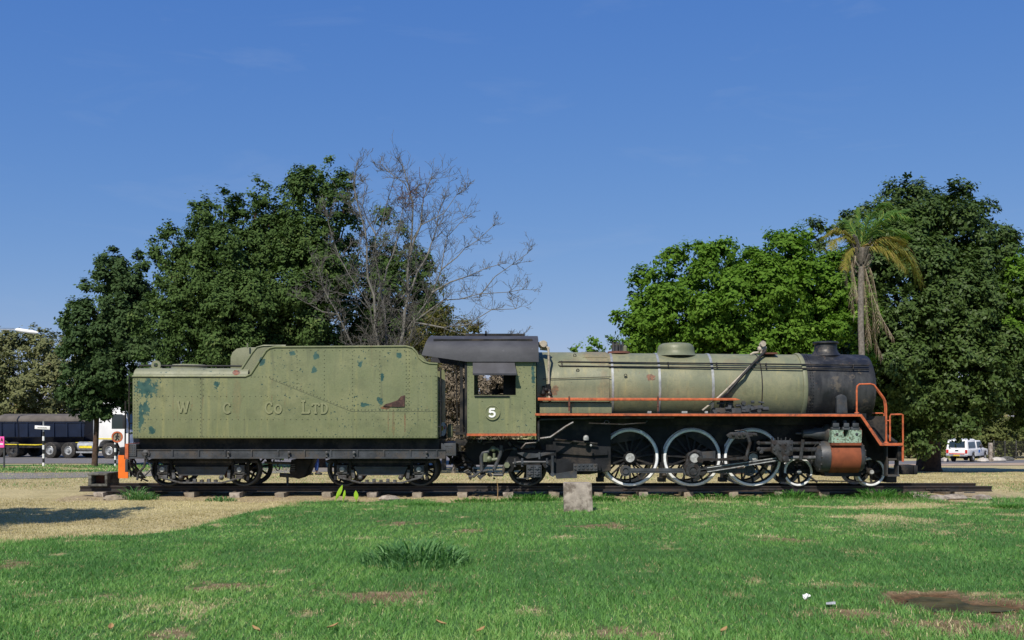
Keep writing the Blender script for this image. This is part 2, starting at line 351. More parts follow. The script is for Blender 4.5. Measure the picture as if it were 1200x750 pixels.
leafmat('leaf_hedge', (.06, .08, .025), (.12, .14, .045), (.2, .2, .08))
leafmat('dry_twig', (.10, .08, .055), (.19, .155, .11), (.26, .22, .16), rough=.8, spec=.2, trans=.05)
leafmat('palm_green', (.06, .14, .04), (.12, .22, .05), (.24, .28, .06), trans=.3)
leafmat('palm_yellow', (.16, .17, .03), (.26, .24, .06), (.30, .2, .07), trans=.3)
leafmat('palm_dead', (.22, .16, .11), (.38, .30, .21), (.5, .42, .32), rough=.8, trans=.08)
leafmat('weed_leaf', (.055, .15, .05), (.12, .25, .085), (.22, .38, .16), trans=.35, rough=.5)
leafmat('tuft_leaf', (.05, .16, .025), (.085, .22, .04), (.12, .27, .05), trans=.3)
leafmat('lime_leaf', lin(160, 200, 60), lin(185, 215, 80), None, trans=.35, rough=.4)
leafmat('dead_leaf', lin(160, 130, 92), lin(188, 160, 118), None, rough=.8, trans=.1)
# ------------------------------------------------------------ ground
GL = [(-400, -.26), (21.8, -.27), (23.0, -.26), (23.6, -.24), (26.2, -.22), (28, -.24), (38, -.47), (50, -.75), (66, -.95), (100, -1.3), (3000, -1.6)]
GR = [(-400, -.26), (21.8, -.27), (23.0, -.26), (23.6, -.24), (26.2, -.22), (28, -.24), (42, -.6), (60, -1.2), (84, -2.), (110, -2.4), (3000, -2.6)]
def gz(x, y):
    x = np.asarray(x, float); y = np.asarray(y, float)
    a = np.interp(y, *zip(*GL)); b = np.interp(y, *zip(*GR)); t = np.clip((x+4)/22, 0, 1); t = t*t*(3-2*t)
    return a*(1-t)+b*t
def G(x, y): return float(gz(x, y))
EDGE = ([-30, -9.5, -7.6, -6.0, -5.4, -5.1, -4.9, -4.0, 1.2, 2.2, 7, 8, 10.5, 30], [14.2, 14.6, 15.2, 16.3, 18.0, 20.4, 22.0, 22.6, 22.9, 22.7, 22.9, 22.2, 22.8, 22.6])
SOILP = [((260, 685), 70, 5), ((430, 698), 75, 7), ((10, 662), 25, 6), ((125, 696), 14, 4), ((190, 742), 35, 8), ((735, 745), 45, 8), ((1150, 735), 70, 12), ((470, 613), 30, 3), ((1040, 745), 40, 7), ((545, 620), 15, 2), ((800, 700), 25, 3), ((620, 712), 15, 3), ((990, 718), 60, 6), ((700, 616), 40, 3), ((930, 632), 35, 3)]
PUD = ((1115, 704), 72, 14)
def gpx(p, h=1.85):
    Y = h*1200/(p[1]-490); return X(p[0], Y), Y
def masks(x, y):
    """dry straw, bare soil, wet soil (0..1) at ground points"""
    w = fbm(x, y, .9, 3)-.5; w2 = fbm(x, y, 3.5, 9)-.5
    e = np.interp(x, *EDGE); dry = np.clip(((y-e)+w*2.2+w2*.9)/.7+.5, 0, 1)
    back = np.clip((y-26)/1.5, 0, 1)
    # behind the track: straw with green drifts
    gr = np.clip((fbm(x, y, .16, 21)-.52+.4*w)/.09, 0, 1)
    rgt = np.clip((x-11)/3, 0, 1)*np.clip(1-(y-24.5)/5, 0, 1)*np.clip((y-20)/2, 0, 1)
    lft = np.clip((x+9.)/-3, 0, 1)*np.clip((y-38)/3, 0, 1)*np.clip((fbm(x, y, .3, 5)-.35)/.1, 0, 1)
    dry = np.where(y > 26, np.clip(1-gr*.22*back-lft*.7, .1, 1), dry)
    dry = np.where(rgt > .01, dry*(1-rgt*np.clip((fbm(x, y, .7, 31)-.42)/.1, .2, 1)), dry)
    # foreground dry flecks
    fl = np.clip((fbm(x, y, 1.9, 44, 5)-.62)/.12, 0, 1)*.6
    midd = np.clip((y-16.)/4, 0, 1)*np.clip((x-2.)/3, 0, 1)*np.clip((fbm(x*.45, y, 1.3, 61)-.47)/.1, 0, 1)*.8
    dry = np.maximum(dry, np.where(y < 24, np.maximum(fl, midd), 0))
    soil = np.zeros_like(dry)
    for p, rx, ry in SOILP:
        cx, cy = gpx(p); sx = rx*cy/1200; sy = ry*cy*cy/(1.85*1200)
        d = np.sqrt(((x-cx)/sx)**2+((y-cy)/sy)**2)+w2*3.+w*1.+(vnoise(x, y, 14, 8)-.5)*.9
        soil = np.maximum(soil, np.clip((1.25-d)/.8, 0, 1)*.95)
    cx, cy = gpx(PUD[0]); sx = PUD[1]*cy/1200; sy = PUD[2]*cy*cy/(1.85*1200)
    d = np.sqrt(((x-cx)/(sx*1.25))**2+((y-cy)/(sy*1.1))**2)+w2*.8+w*.5
    wet = np.clip((1.1-d)/.4, 0, 1); wet = np.maximum(wet, soil*.8); soil = np.maximum(soil, wet)
    trk = np.clip((np.abs(x-.7)-11.4)/-.5, 0, 1)*np.clip((y-22.4+w*1.5)/.4, 0, 1)*np.clip((26.4-y+w)/.5, 0, 1)
    lush = np.clip((fbm(x, y, .8, 77)-.45)/.1, 0, 1)*np.clip((x+1.)/1.5, 0, 1)*np.clip((y-22.2)/.4, 0, 1)*np.clip((23.7-y)/.3, 0, 1)
    soil = np.maximum(soil, trk*(1-lush*.85)*(.35+.5*fbm(x, y, 1.3, 15)))
    dry = dry*(1-lush*.9)
    return dry, soil, wet
def axisv(segs):
    out = []
    for a, b, st in segs: out += list(np.arange(a, b-1e-6, st))
    return np.array(out+[segs[-1][1]])
gx = axisv([(-3000, -600, 300), (-600, -120, 60), (-120, -40, 8), (-40, -14, 1.), (-14, 14, .14), (14, 40, 1.), (40, 120, 8), (120, 600, 60), (600, 3000, 300)])
gy = axisv([(-400, -40, 60), (-40, 6, 4), (6, 28, .14), (28, 60, .6), (60, 120, 3), (120, 600, 40), (600, 5000, 400)])
xx, yy = np.meshgrid(gx, gy); zz = gz(xx, yy)
near = np.clip(1-np.abs(yy-17)/14, 0, 1)
zz = zz+(fbm(xx, yy, .35, 2)-.5)*.10*near+(fbm(xx, yy, 2.2, 4)-.5)*.035*np.clip(near*3, 0, 1)
dm, sm, wm = masks(xx, yy); zz = zz-.04*np.clip(wm-.6, 0, 1)*2.5-.012*sm
HS = zz.copy()
def hgt(x, y):
    """height of the ground sheet at points (for standing things on it)"""
    x = np.asarray(x, float); y = np.asarray(y, float)
    i = np.clip(np.searchsorted(gx, x)-1, 0, len(gx)-2); j = np.clip(np.searchsorted(gy, y)-1, 0, len(gy)-2)
    u = (x-gx[i])/(gx[i+1]-gx[i]); v = (y-gy[j])/(gy[j+1]-gy[j])
    return (HS[j, i]*(1-u)+HS[j, i+1]*u)*(1-v)+(HS[j+1, i]*(1-u)+HS[j+1, i+1]*u)*v
def H(x, y): return float(hgt(x, y))
nx = len(gx); ny = len(gy); idx = np.arange(nx*ny).reshape(ny, nx)
F = np.stack([idx[:-1, :-1].ravel(), idx[:-1, 1:].ravel(), idx[1:, 1:].ravel(), idx[1:, :-1].ravel()], 1)
GRN_A, GRN_B = (.055, .14, .035), (.09, .19, .05)
STR_A, STR_B = (.40, .335, .17), (.56, .48, .26)
n = NT('ground_mat'); dry = n.attr('dry'); soil = n.attr('soil'); wet = n.attr('wet')
fn = n.noise(14, 8, rough=.7); mn = n.noise(1.1, 5)
g = n.mix(n.ramp(fn, .35, .65), GRN_A, GRN_B); g = n.mix(n.mul(n.ramp(n.noise(60, 3), .45, .6), .5), g, (.02, .045, .015))
s = n.mix(n.ramp(fn, .35, .65), STR_A, STR_B); s = n.mix(n.mul(n.ramp(mn, .4, .7), .4), s, (.22, .20, .09)); s = n.mix(n.mul(n.ramp(n.noise(55, 4), .5, .62), .5), s, (.12, .09, .05))
dd = n.ramp(n.add(dry, n.mul(n.math('SUBTRACT', n.noise(5, 6, rough=.7), .5), .9)), .3, .7)
c = n.mix(dd, g, s)
so = n.mix(n.ramp(n.noise(9, 8, rough=.7), .35, .65), lin(146, 130, 102), lin(178, 162, 130)); so = n.mix(n.mul(n.ramp(n.voro(34), .25, .05), .6), so, lin(200, 184, 160)); so = n.mix(n.mul(n.ramp(n.noise(40, 5), .5, .65), .7), so, lin(88, 66, 48))
c = n.mix(n.ramp(n.add(soil, n.mul(n.math('SUBTRACT', n.noise(11, 5), .5), .8)), .35, .65), c, so); c = n.mix(wet, c, n.mix(n.ramp(n.noise(13, 6, rough=.7), .35, .65), (.07, .045, .02), (.15, .085, .042)))
n.bump(n.add(n.noise(45, 6, rough=.7), n.noise(9, 4)), .7, .03); M['ground_mat'] = n.fin(c, .95, 0, .15)
mesh_np('ground', np.stack([xx.ravel(), yy.ravel(), zz.ravel()], 1), F, 'ground_mat', attrs={'dry': dm.ravel(), 'soil': sm.ravel(), 'wet': wm.ravel()}, smooth=True, kind='structure')
# sheets: footpath, road, dirt road
def sheet(name, left, right, mat, dz, n=60, cols=6):
    """strip between two polylines of equal length sampled on the ground"""
    def samp(pl, t):
        xs, ys = zip(*pl); u = np.linspace(0, 1, len(pl)); return np.interp(t, u, xs), np.interp(t, u, ys)
    t = np.linspace(0, 1, n+1); ax, ay = samp(left, t); bx, by = samp(right, t)
    k = np.linspace(0, 1, cols+1); x = ax[:, None]*(1-k)+bx[:, None]*k; y = ay[:, None]*(1-k)+by[:, None]*k
    z = hgt(x, y)+dz; i = np.arange((n+1)*(cols+1)).reshape(n+1, cols+1)
    F = np.stack([i[:-1, :-1].ravel(), i[1:, :-1].ravel(), i[1:, 1:].ravel(), i[:-1, 1:].ravel()], 1)
    return mesh_np(name, np.stack([x.ravel(), y.ravel(), z.ravel()], 1), F, mat, smooth=True, kind='structure')
sheet('footpath', [(-60, 30.5), (-25, 31.3), (-16, 32.2), (-10, 36.5), (-5, 43), (2, 54.0)], [(-60, 37.5), (-25, 38.2), (-17, 39), (-12, 45), (-9, 51), (-7, 54.0)], 'path_surface', .012)
sheet('road', [(-160, 54), (-20, 53.5), (0, 55), (30, 62), (70, 78), (160, 120)], [(-160, 78), (-20, 78), (0, 77), (24, 84), (64, 96), (150, 150)], 'asphalt', .016)
k = MB()
for x0 in range(-60, 6): k.box(x0+.01, x0+.99, 78.02, 78.22, H(x0, 78)-.1, H(x0, 78)+.13)
k.build('kerb', 'kerb_stone', kind='structure')
sheet('dirt_verge', [(14, 56), (22, 58), (34, 62), (60, 76)], [(16, 61.9), (24, 66), (36, 74), (60, 90)], 'dirt_road', .02)
# ------------------------------------------------------------ track
trk = thing('railway_track', 'short length of rusty black railway track on stone sleepers under the locomotive', 'railway track', (.7, 24.55, -.2))
xa, xb = X(93, 23.95), X(1163, 23.95)
for j, (yc, x0, x1) in enumerate(((24.0, xa, xb), (25.1, X(93, 25.1)+.3, X(1143, 25.1)))):
    prof = [(-.035, 0), (.035, 0), (.035, -.03), (.01, -.045), (.01, -.1), (.062, -.115), (.062, -.128), (-.062, -.128), (-.062, -.115), (-.01, -.1), (-.01, -.045), (-.035, -.03)]
    MB().prism([(yc+a, b) for a, b in prof], x0, x1, 'x').build('rail', 'rail_steel', trk, smooth=0)
def jittered_block(x, y0, y1, z0, z1, w, s):
    r = random.Random(s); b = MB().box(-w/2, w/2, y0, y1, z0, z1)
    b.v = [(a+x+r.uniform(-.02, .02)-(.03 if c > z0+.01 and a < 0 else 0)+(.03 if c > z0+.01 and a > 0 else 0)*0, e+r.uniform(-.03, .03), c+(r.uniform(-.008, 0) if c > z0+.01 else 0)) for a, e, c in b.v]
    return b
k = 0; x = xa+.55
while x < xb-.2:
    jittered_block(x, (23.62+.1*random.Random(k).random() if x < 1 else 23.93), 25.5, -.36, -.129, .2, k).build('sleeper', 'sleeper_stone' if k % 3 else 'concrete', trk, bevel=.018, smooth=30)
    x += 1.055; k += 1
fp = MB()   # fishplates and joint bolts on near rail
for px in (360, 615, 745, 905, 1100):
    cx = X(px, 23.9); fp.box(cx-.28, cx+.28, 23.945, 23.985, -.095, -.05)
    for i in range(4): fp.lathe([(0, .018), (-.02, .018), (-.021, .001)], (cx-.21+i*.14, 23.945, -.072), 'y', 6)
fp.build('fishplates', 'rail_steel', trk, smooth=0, kind='stuff')
bl = MB()
for i, (px, y) in enumerate(((135, 23.1), (1078, 23.35), (1118, 23.3), (1150, 23.2), (455, 23.1), (1098, 23.15))):
    cx = X(px, y); r = random.Random(i)
    b = MB().ball((0, 0, 0), 1, 4); s = (.22+.1*r.random(), .12, .1)
    bl = MB().add([(cx+v[0]*s[0]*r.uniform(.8, 1.15), y+v[1]*s[1]*r.uniform(.8, 1.15), H(cx, y)+.03+v[2]*s[2]) for v in b.v], b.f)
    o = bl.build('stone', 'concrete' if i else 'sleeper_stone', None, smooth=30,
        label=['grey stone lying below the left end of the rails', 'pale stone below the rail just in front of the loco buffer', 'middle pale stone below the right end of the rails', 'brown stone beneath the very right end of the rails', 'flat stone below the front tender bogie', 'small low stone between two pale ones under the right rail end'][i], cat='stone', group='loose stones along the track')
# hollow concrete buffer stop and the front block
t = thing('hollow_block', 'dark hollow concrete block standing on the left end of the rails', 'concrete block', (X(117, 24), 24.2, 0))
x0, x1, z0, z1 = X(106, 24), X(128.5, 24), 0.003, Z(554, 24)
b = MB(); b.box(x0, x1, 23.85, 24.6, z0, z0+.05); b.box(x0-.01, x1+.01, 23.85, 24.6, z1-.05, z1); b.box(x0, x0+.08, 23.86, 24.59, z0+.05, z1-.05); b.box(x1-.06, x1, 23.86, 24.59, z0+.05, z1-.05); b.box(x0+.08, x1-.06, 24.5, 24.58, z0+.05, z1-.05)
b.build('shell', 'dark_concrete', t, bevel=.012)
b = MB().box(x0+.09, x1-.07, 24.1, 24.45, z0+.055, z0+.26); b.build('timber_packing', 'rust_dark', t, bevel=.01)
t_y = 20.3; bx0, bx1 = X(660, t_y), X(694, t_y); zb = H(bx0, t_y)
b = MB(); w = (bx1-bx0)
b.add([(bx0+.02, t_y, zb-.05), (bx1+.02, t_y, zb-.05), (bx1+.0, t_y+.5, zb-.05), (bx0+.03, t_y+.5, zb-.05), (bx0, t_y+.02, zb+.57), (bx1-.005, t_y+.03, zb+.575), (bx1-.03, t_y+.5, zb+.56), (bx0+.03, t_y+.5, zb+.56)],
      [(0, 1, 5, 4), (1, 2, 6, 5), (2, 3, 7, 6), (3, 0, 4, 7), (4, 5, 6, 7), (3, 2, 1, 0)])
b.build('concrete_block', 'concrete', bevel=.02, label='squat grey concrete block standing alone in the grass before the locomotive', cat='concrete block')
# ------------------------------------------------------------ grass on the lawn (uncountable blades: one object)
def blades(n, xr, yr, hh, ww, seed, segs=1):
    r = np.random.default_rng(seed); y = yr[0]+(yr[1]-yr[0])*r.random(n); x = (r.random(n)-.5)*2*(y*.52+.5) if xr is None else xr[0]+(xr[1]-xr[0])*r.random(n)
    # gather in tussocks
    k = r.random(n) < .45; x = np.where(k, x, np.round(x*7+r.normal(0, .22, n))/7+r.normal(0, .018, n)); y = np.where(k, y, np.round(y*7+r.normal(0, .22, n))/7+r.normal(0, .018, n))
    d, s, wt = masks(x, y)
    pk = r.random(n); keep = (pk > s*.72+np.clip(wt-.8, 0, 1)*4)
    x, y, d, s = x[keep], y[keep], d[keep], s[keep]; n = len(x)
    isdry = (r.random(n) < np.clip(d*.93+.095+s*.5, 0, 1))
    vary = .45+1.1*fbm(x, y, 1.1, 51)+np.clip((y-22.1)/.5, 0, 1)*np.clip((x+.5)/1.5, 0, 1)*(y < 24)*.9*np.clip((fbm(x, y, 1.2, 77)-.35)/.15, 0, 1)
    h = hh*.78*(.45+.9*r.random(n))*vary*np.where(isdry, .62, 1.); tall = r.random(n) < .004; h = np.where(tall, h*1.9, h)
    a = r.random(n)*2*PI; w = ww*(.6+.8*r.random(n)); lean = h*(.25+.9*r.random(n)); la = r.random(n)*2*PI
    z = hgt(x, y)-.004; dx = np.cos(a)*w; dy = np.sin(a)*w; lx = np.cos(la)*lean; ly = np.sin(la)*lean
    A = np.stack([x-dx, y-dy, z], 1); B = np.stack([x+dx, y+dy, z], 1)
    m1 = np.stack([x+lx*.35-dx*.8, y+ly*.35-dy*.8, z+h*.62], 1); m2 = np.stack([x+lx*.35+dx*.8, y+ly*.35+dy*.8, z+h*.62], 1)
    T = np.stack([x+lx, y+ly, z+h], 1)
    tint = np.clip(.30+.5*(r.random(n)-.3)+.95*(fbm(x, y, .40, 91)-.5)+.8*(fbm(x, y, 2.2, 92)-.5), 0, 1)
    if segs == 1: V = np.stack([A, B, T], 1).reshape(-1, 3); F = np.arange(3*n).reshape(n, 3); k = 3
    else:
        V = np.stack([A, B, m2, m1, T], 1).reshape(-1, 3); b = np.arange(n)*5
        F = np.concatenate([np.stack([b, b+1, b+2], 1), np.stack([b, b+2, b+3], 1), np.stack([b+3, b+2, b+4], 1)]); k = 5
    return V, F, np.repeat(tint, k), np.repeat(isdry.astype(float), k)
n = NT('grass_blade'); t = n.attr('tint'); d = n.attr('isdry')
g = n.mix(n.ramp(t, .05, .5), (.082, .21, .055), (.16, .345, .08)); g = n.mix(n.ramp(t, .5, .95), g, (.26, .42, .11))
s = n.mix(n.ramp(t, .1, .8), (.38, .31, .16), (.70, .61, .36)); c = n.mix(d, g, s); n.fin(c, .55, 0, .3)
tr = n.t.nodes.new('ShaderNodeBsdfTranslucent'); n.put(tr.inputs['Color'], n.mix(1., c, (1.0, 1.2, .5), 'MULTIPLY')); mx = n.t.nodes.new('ShaderNodeMixShader'); mx.inputs[0].default_value = .3
n.L(n.b.outputs[0], mx.inputs[1]); n.L(tr.outputs[0], mx.inputs[2]); n.L(mx.outputs[0], n.out.inputs['Surface']); M['grass_blade'] = n.m
parts = [blades(95000, None, (8.2, 11.5), .075, .0030, 1, 2), blades(110000, None, (11.5, 15.5), .07, .0045, 2), blades(150000, None, (15.5, 23.4), .065, .006, 3), blades(60000, None, (25.9, 40), .07, .010, 4), blades(16000, (12, 24), (25, 33), .08, .010, 6), blades(9000, (-24, -9), (38, 52), .11, .02, 7)]
off = 0; Vs = []; Fs = []; Ts = []; Ds = []
for V, F, T, D in parts: Vs.append(V); Fs.append(F+off); Ts.append(T); Ds.append(D); off += len(V)
mesh_np('lawn_grass', np.concatenate(Vs), np.concatenate(Fs), 'grass_blade', attrs={'tint': np.concatenate(Ts), 'isdry': np.concatenate(Ds)}, kind='stuff', label='short green and straw coloured lawn grass around the track', cat='grass')
# puddle
cx, cy = gpx(PUD[0]); rx = PUD[1]*cy/1200; ry = PUD[2]*cy*cy/(1.85*1200); pv = []
for k in range(60):
    a = k*2*PI/60; q = .82+.35*(float(vnoise(math.cos(a)*2+5, math.sin(a)*2+5, 1.5, 3))-.5)+.12*(float(vnoise(math.cos(a)*9+5, math.sin(a)*9+5, 1, 3))-.5)
    pv.append((cx+math.cos(a)*rx*q*1.0, cy+math.sin(a)*ry*q*.9))
zp = sum(H(a, b) for a, b in pv)/60+.004
MB().add([(a, b, zp) for a, b in pv], [tuple(range(60))]).build('puddle', 'puddle_water', kind='structure', smooth=0)
# clumps of weed and tufts
def tuft(name, cx, cy, rx, ry, n, h, w, mat, seed, **kw):
    r = np.random.default_rng(seed); a = r.random(n)*2*PI; q = np.sqrt(r.random(n)); x = cx+np.cos(a)*q*rx; y = cy+np.sin(a)*q*ry
    hh = h*(.5+.7*r.random(n))*(1-.55*q**2); la = a+r.normal(0, .9, n); ln = hh*(.3+.9*r.random(n)); z = hgt(x, y)-.01
    b = r.random(n)*2*PI; ww = w*(.6+.8*r.random(n)); P = []
    for t, wt in ((0, .6), (.4, 1.), (.75, .8)):
        zz = z+hh*(t*1.5-t*t*.62); xx = x+np.cos(la)*ln*t*t; yy = y+np.sin(la)*ln*t*t
        P += [np.stack([xx-np.cos(b)*ww*wt, yy-np.sin(b)*ww*wt, zz], 1), np.stack([xx+np.cos(b)*ww*wt, yy+np.sin(b)*ww*wt, zz], 1)]
    P.append(np.stack([x+np.cos(la)*ln*1.15, y+np.sin(la)*ln*1.15, z+hh*(.82)], 1))
    V = np.stack(P, 1).reshape(-1, 3); o = np.arange(n)*7; F = np.concatenate([np.stack([o+i, o+j, o+k], 1) for i, j, k in ((0, 1, 3), (0, 3, 2), (2, 3, 5), (2, 5, 4), (4, 5, 6))])
    return mesh_np(name, V, F, mat, attrs={'tint': np.repeat(r.random(n), 7)}, **kw)
cx, cy = gpx((487, 660)); tuft('weed_clump', cx, cy, .68, .7, 620, .36, .010, 'weed_leaf', 5, label='dark green clump of coarse broad grass standing up in the lawn', cat='weed')
for i, (px, py, rx, ry, h, lab) in enumerate(((1030, 580, .55, .35, .32, 'bright green grass tuft under the front bogie wheel'), (1075, 581, .4, .25, .22, 'small green grass tuft below the stones at the right rail'), (928, 578, .6, .3, .26, 'bright green grass tuft below the small wheel behind the cylinder'), (622, 583, .7, .35, .24, 'wide green grass tuft left of the concrete block'), (705, 583, .4, .3, .2, 'low green tuft at the right side of the concrete block'), (1185, 590, .4, .3, .12, 'short tuft near the right picture edge'), (765, 581, .7, .3, .17, 'low grass tuft under the first large driving wheel'), (838, 580, .8, .3, .18, 'low grass tuft between second and third driving wheels'), (978, 581, .55, .3, .15, 'low grass tuft beneath the rusty cylinder'), (560, 584, .6, .3, .15, 'sparse tuft in front of the cab steps'), (500, 588, .5, .25, .1, 'tiny tuft below the front tender bogie'), (885, 582, .5, .3, .14, 'low grass tuft under the rearmost rim of the third driving wheel'))):
    cx, cy = gpx((px, py+4)); cy = min(cy, 23.3); cx = X(px, cy)
    tuft('grass_tuft', cx, cy, rx, ry, 420, h, .006, 'tuft_leaf', 20+i, label=lab, cat='grass tuft', group='grass tufts along the track')
for i, (px, py, lab) in enumerate(((158, 570, 'tangle of small green weeds growing round the tender end at the rails'), (172, 574, 'low weeds sprouting below the first tender wheel'), (265, 590, 'flat green weeds in the straw under the rear tender bogie'))):
    cy = 23.2; cx = X(px, cy); tuft('weed_patch', cx, cy-.2*i, .35, .25, 160, .34-.1*i, .009, 'weed_leaf', 40+i, label=lab, cat='weed', group='weeds under the tender')
# three upright lime leaves
for i, (px, h, lean) in enumerate(((392, .36, .14), (402, .26, .03), (418, .25, -.02))):
    cy = 22.6; cx = X(px, cy); z0 = H(cx, cy)
    t = thing('leafy_shoot', ['tallest lime green leafy shoot, left of three under the tender', 'thin middle green shoot between two broad leaves', 'short rounded lime green shoot, right of the three'][i], 'plant', (cx, cy, z0), group='lime green shoots by the tender')
    MB().tube([(cx, cy, z0-.02), (cx+lean*.3, cy, z0+h*.4)], .008, 5).build('stem', 'lime_leaf', t)
    b = MB(); vs = []; m = 7
    for k in range(m):
        u = k/(m-1); w = .05*(math.sin(PI*min(1, u*.93+.05))**.8)*(.6 if i == 1 else 1); xx = cx+lean*(.3+u*.9); z = z0+h*.2+u*h*.85
        vs += [(xx-w, cy+.03*u, z), (xx, cy-.02+.05*u, z), (xx+w, cy+.02*u, z)]
    b.add(vs, [(3*k+j, 3*k+j+1, 3*k+j+4, 3*k+j+3) for k in range(m-1) for j in (0, 1)]); b.build('leaf', 'lime_leaf', t)
# tall dry stalk
cx, cy = X(583, 22.9), 22.9; z0 = H(cx, cy)
MB().tube([(cx, cy, z0), (cx+.01, cy, z0+.3), (cx-.02, cy, z0+.5)], [.012, .008, .004], 5).build('dry_stalk', 'dead_leaf', label='thin dry stalk standing up before the rail', cat='plant')
# litter
cx, cy = gpx((945, 703)); z0 = H(cx, cy); r = random.Random(3); b = MB(); pts = []
for j in range(5):
    for i in range(5): pts.append((cx-.035+i*.017+r.uniform(-.008, .008), cy-.02+j*.01+r.uniform(-.01, .01), z0+.01+r.random()*.07))
b.add(pts, [(j*5+i, j*5+i+1, j*5+i+6, j*5+i+5) for j in range(4) for i in range(4)])
b.build('crumpled_wrapper', 'white_paint', smooth=0, label='crumpled white wrapper lying in the grass', cat='litter')
cx, cy = gpx((973, 710)); z0 = H(cx, cy)+.03; b = MB(); b.add([(cx-.05, cy-.03, z0), (cx+.04, cy-.04, z0+.005), (cx+.06, cy+.03, z0+.02), (cx-.03, cy+.04, z0+.01)], [(0, 1, 2, 3)])
b.build('clear_wrapper', 'pale_grey_cap', smooth=0, label='flat grey scrap of plastic left of the puddle', cat='litter')
for i, (px, py, lab) in enumerate(((300, 742, 'dry curled brown leaf lying lowest on the left lawn'), (390, 738, 'small dry leaf near the bottom of the lawn, right of the curled leaf'), (517, 735, 'tiny tan leaf below the dark weed clump'), (563, 742, 'pale dry leaf at the bottom middle of the lawn'), (848, 745, 'brown leaf at the bottom right of the lawn'), (130, 741, 'tan leaf at the bottom left corner'))):
    cx, cy = gpx((px, py)); z0 = H(cx, cy)+.035; s = .05; r = random.Random(i); a = r.random()*3; b = MB(); vs = []
    for k in range(6):
        u = k/5; w = s*.5*math.sin(PI*(u*.9+.05)); cu = .03*u*u
        for q in (-1, 0, 1): dx = (u-.5)*s*2; vs.append((cx+dx*math.cos(a)-q*w*math.sin(a), cy+dx*math.sin(a)+q*w*math.cos(a), z0+cu+abs(q)*.015))
    b.add(vs, [(3*k+j, 3*k+j+1, 3*k+j+4, 3*k+j+3) for k in range(5) for j in (0, 1)]); b.build('fallen_leaf', 'dead_leaf', label=lab, cat='leaf', group='dry leaves on the lawn')
# ------------------------------------------------------------ tender
TS = 23.2                    # near side sheet
YC = 24.55                   # centre line
def pts(l, Y=TS): return [(X(a, Y), Z(b, Y)) for a, b in l]
def railwheel(parent, x, z, r, spokes, tyre_mat, near=True, name='wheel', hubr=.1, hubmat='black_paint', weight=None, width=.1, ring=.075, spw=.045, solid=False):
    """wheel disc facing -Y (near) with tyre, spokes, hub; y0 is its outer face"""
    y0 = 23.93 if near else 25.17; s = 1 if near else -1
    T = MB()
    T.lathe([(0, r-ring), (-.012*s, r-ring+.008), (-.012*s, r-.012), (0, r), (width*.75*s, r+.004), (width*s, r+.028), (width*1.25*s, r+.028), (width*1.25*s, r-ring), (0, r-ring)], (x, y0, z), 'y', 56)
    w = T.build(name, tyre_mat, parent)
    S = MB(); S.lathe([(.02*s, r-ring-.035), (.02*s, r-ring+.002), (.1*s, r-ring+.002), (.1*s, r-ring-.035), (.02*s, r-ring-.035)], (x, y0, z), 'y', 48)
    if solid: S.lathe([(.05*s, r-ring), (.07*s, hubr), (.02*s, hubr*.9)], (x, y0, z), 'y', 32)
    else:
        for i in range(spokes):
            a = i*2*PI/spokes+.13; ca, sa = math.cos(a), math.sin(a)
            S.bar((x+ca*hubr*.8, y0+.045*s, z+sa*hubr*.8), (x+ca*(r-ring), y0+.055*s, z+sa*(r-ring)), spw*.8, spw, up=(0, 1, 0))
    if weight:
        a0, half = weight; pl = []
        for i in range(13): a = a0-half+2*half*i/12; pl.append((x+math.cos(a)*(r-ring-.01), z+math.sin(a)*(r-ring-.01)))
        S.prism(pl, y0+.03*s, y0+.09*s)
    S.build('spokes', 'black_paint', w)
    Hb = MB(); Hb.lathe([(-.05*s, .001), (-.05*s, hubr*.85), (-.03*s, hubr), (.12*s, hubr*1.1)], (x, y0, z), 'y', 28); Hb.build('hub', hubmat, w)
    return w
def disc_axle(parent, x, z, r=.055): MB().lathe([(0, r), (1.2, r)], (x, 23.95, z), 'y', 12).build('axle', 'black_paint', parent)
tn = thing('tender', 'green riveted steam locomotive tender with W C Co Ltd lettering coupled behind the cab', 'tender', (X(335, YC), YC, 0))
tx0, tx1 = X(155, TS), X(513, TS); zt0, zt1 = Z(514, TS), Z(441, TS)
MB().box(tx0, tx1, TS, 25.9, zt0, zt1).build('water_tank', 'tank_paint', tn, bevel=.035, seg=3, bf=lambda e: min(v.co.z for v in e.verts) < .5)
# shoulder plate curving inward above the tank
sh = MB(); ys = []
for i in range(6):
    a = i/5*PI/2; ys.append((TS+.012+.26*(1-math.cos(a)), zt1-.005+.2*math.sin(a)))
x1s = X(290, TS)
for i in range(5): sh.add([(tx0+.03, ys[i][0], ys[i][1]), (x1s, ys[i][0], ys[i][1]), (x1s, ys[i+1][0], ys[i+1][1]), (tx0+.03, ys[i+1][0], ys[i+1][1])], [(0, 1, 2, 3)])
sh.add([(tx0+.03, ys[5][0], ys[5][1]), (x1s, ys[5][0], ys[5][1]), (x1s, 25.6, ys[5][1]), (tx0+.03, 25.6, ys[5][1])], [(0, 1, 2, 3)])
sh.prism([(a, b) for a, b in ys]+[(25.6, ys[5][1]), (25.8, zt1-.005)], tx0+.02, tx0+.03, 'x')
sh.build('tank_top', 'tender_top_paint', tn, smooth=50)
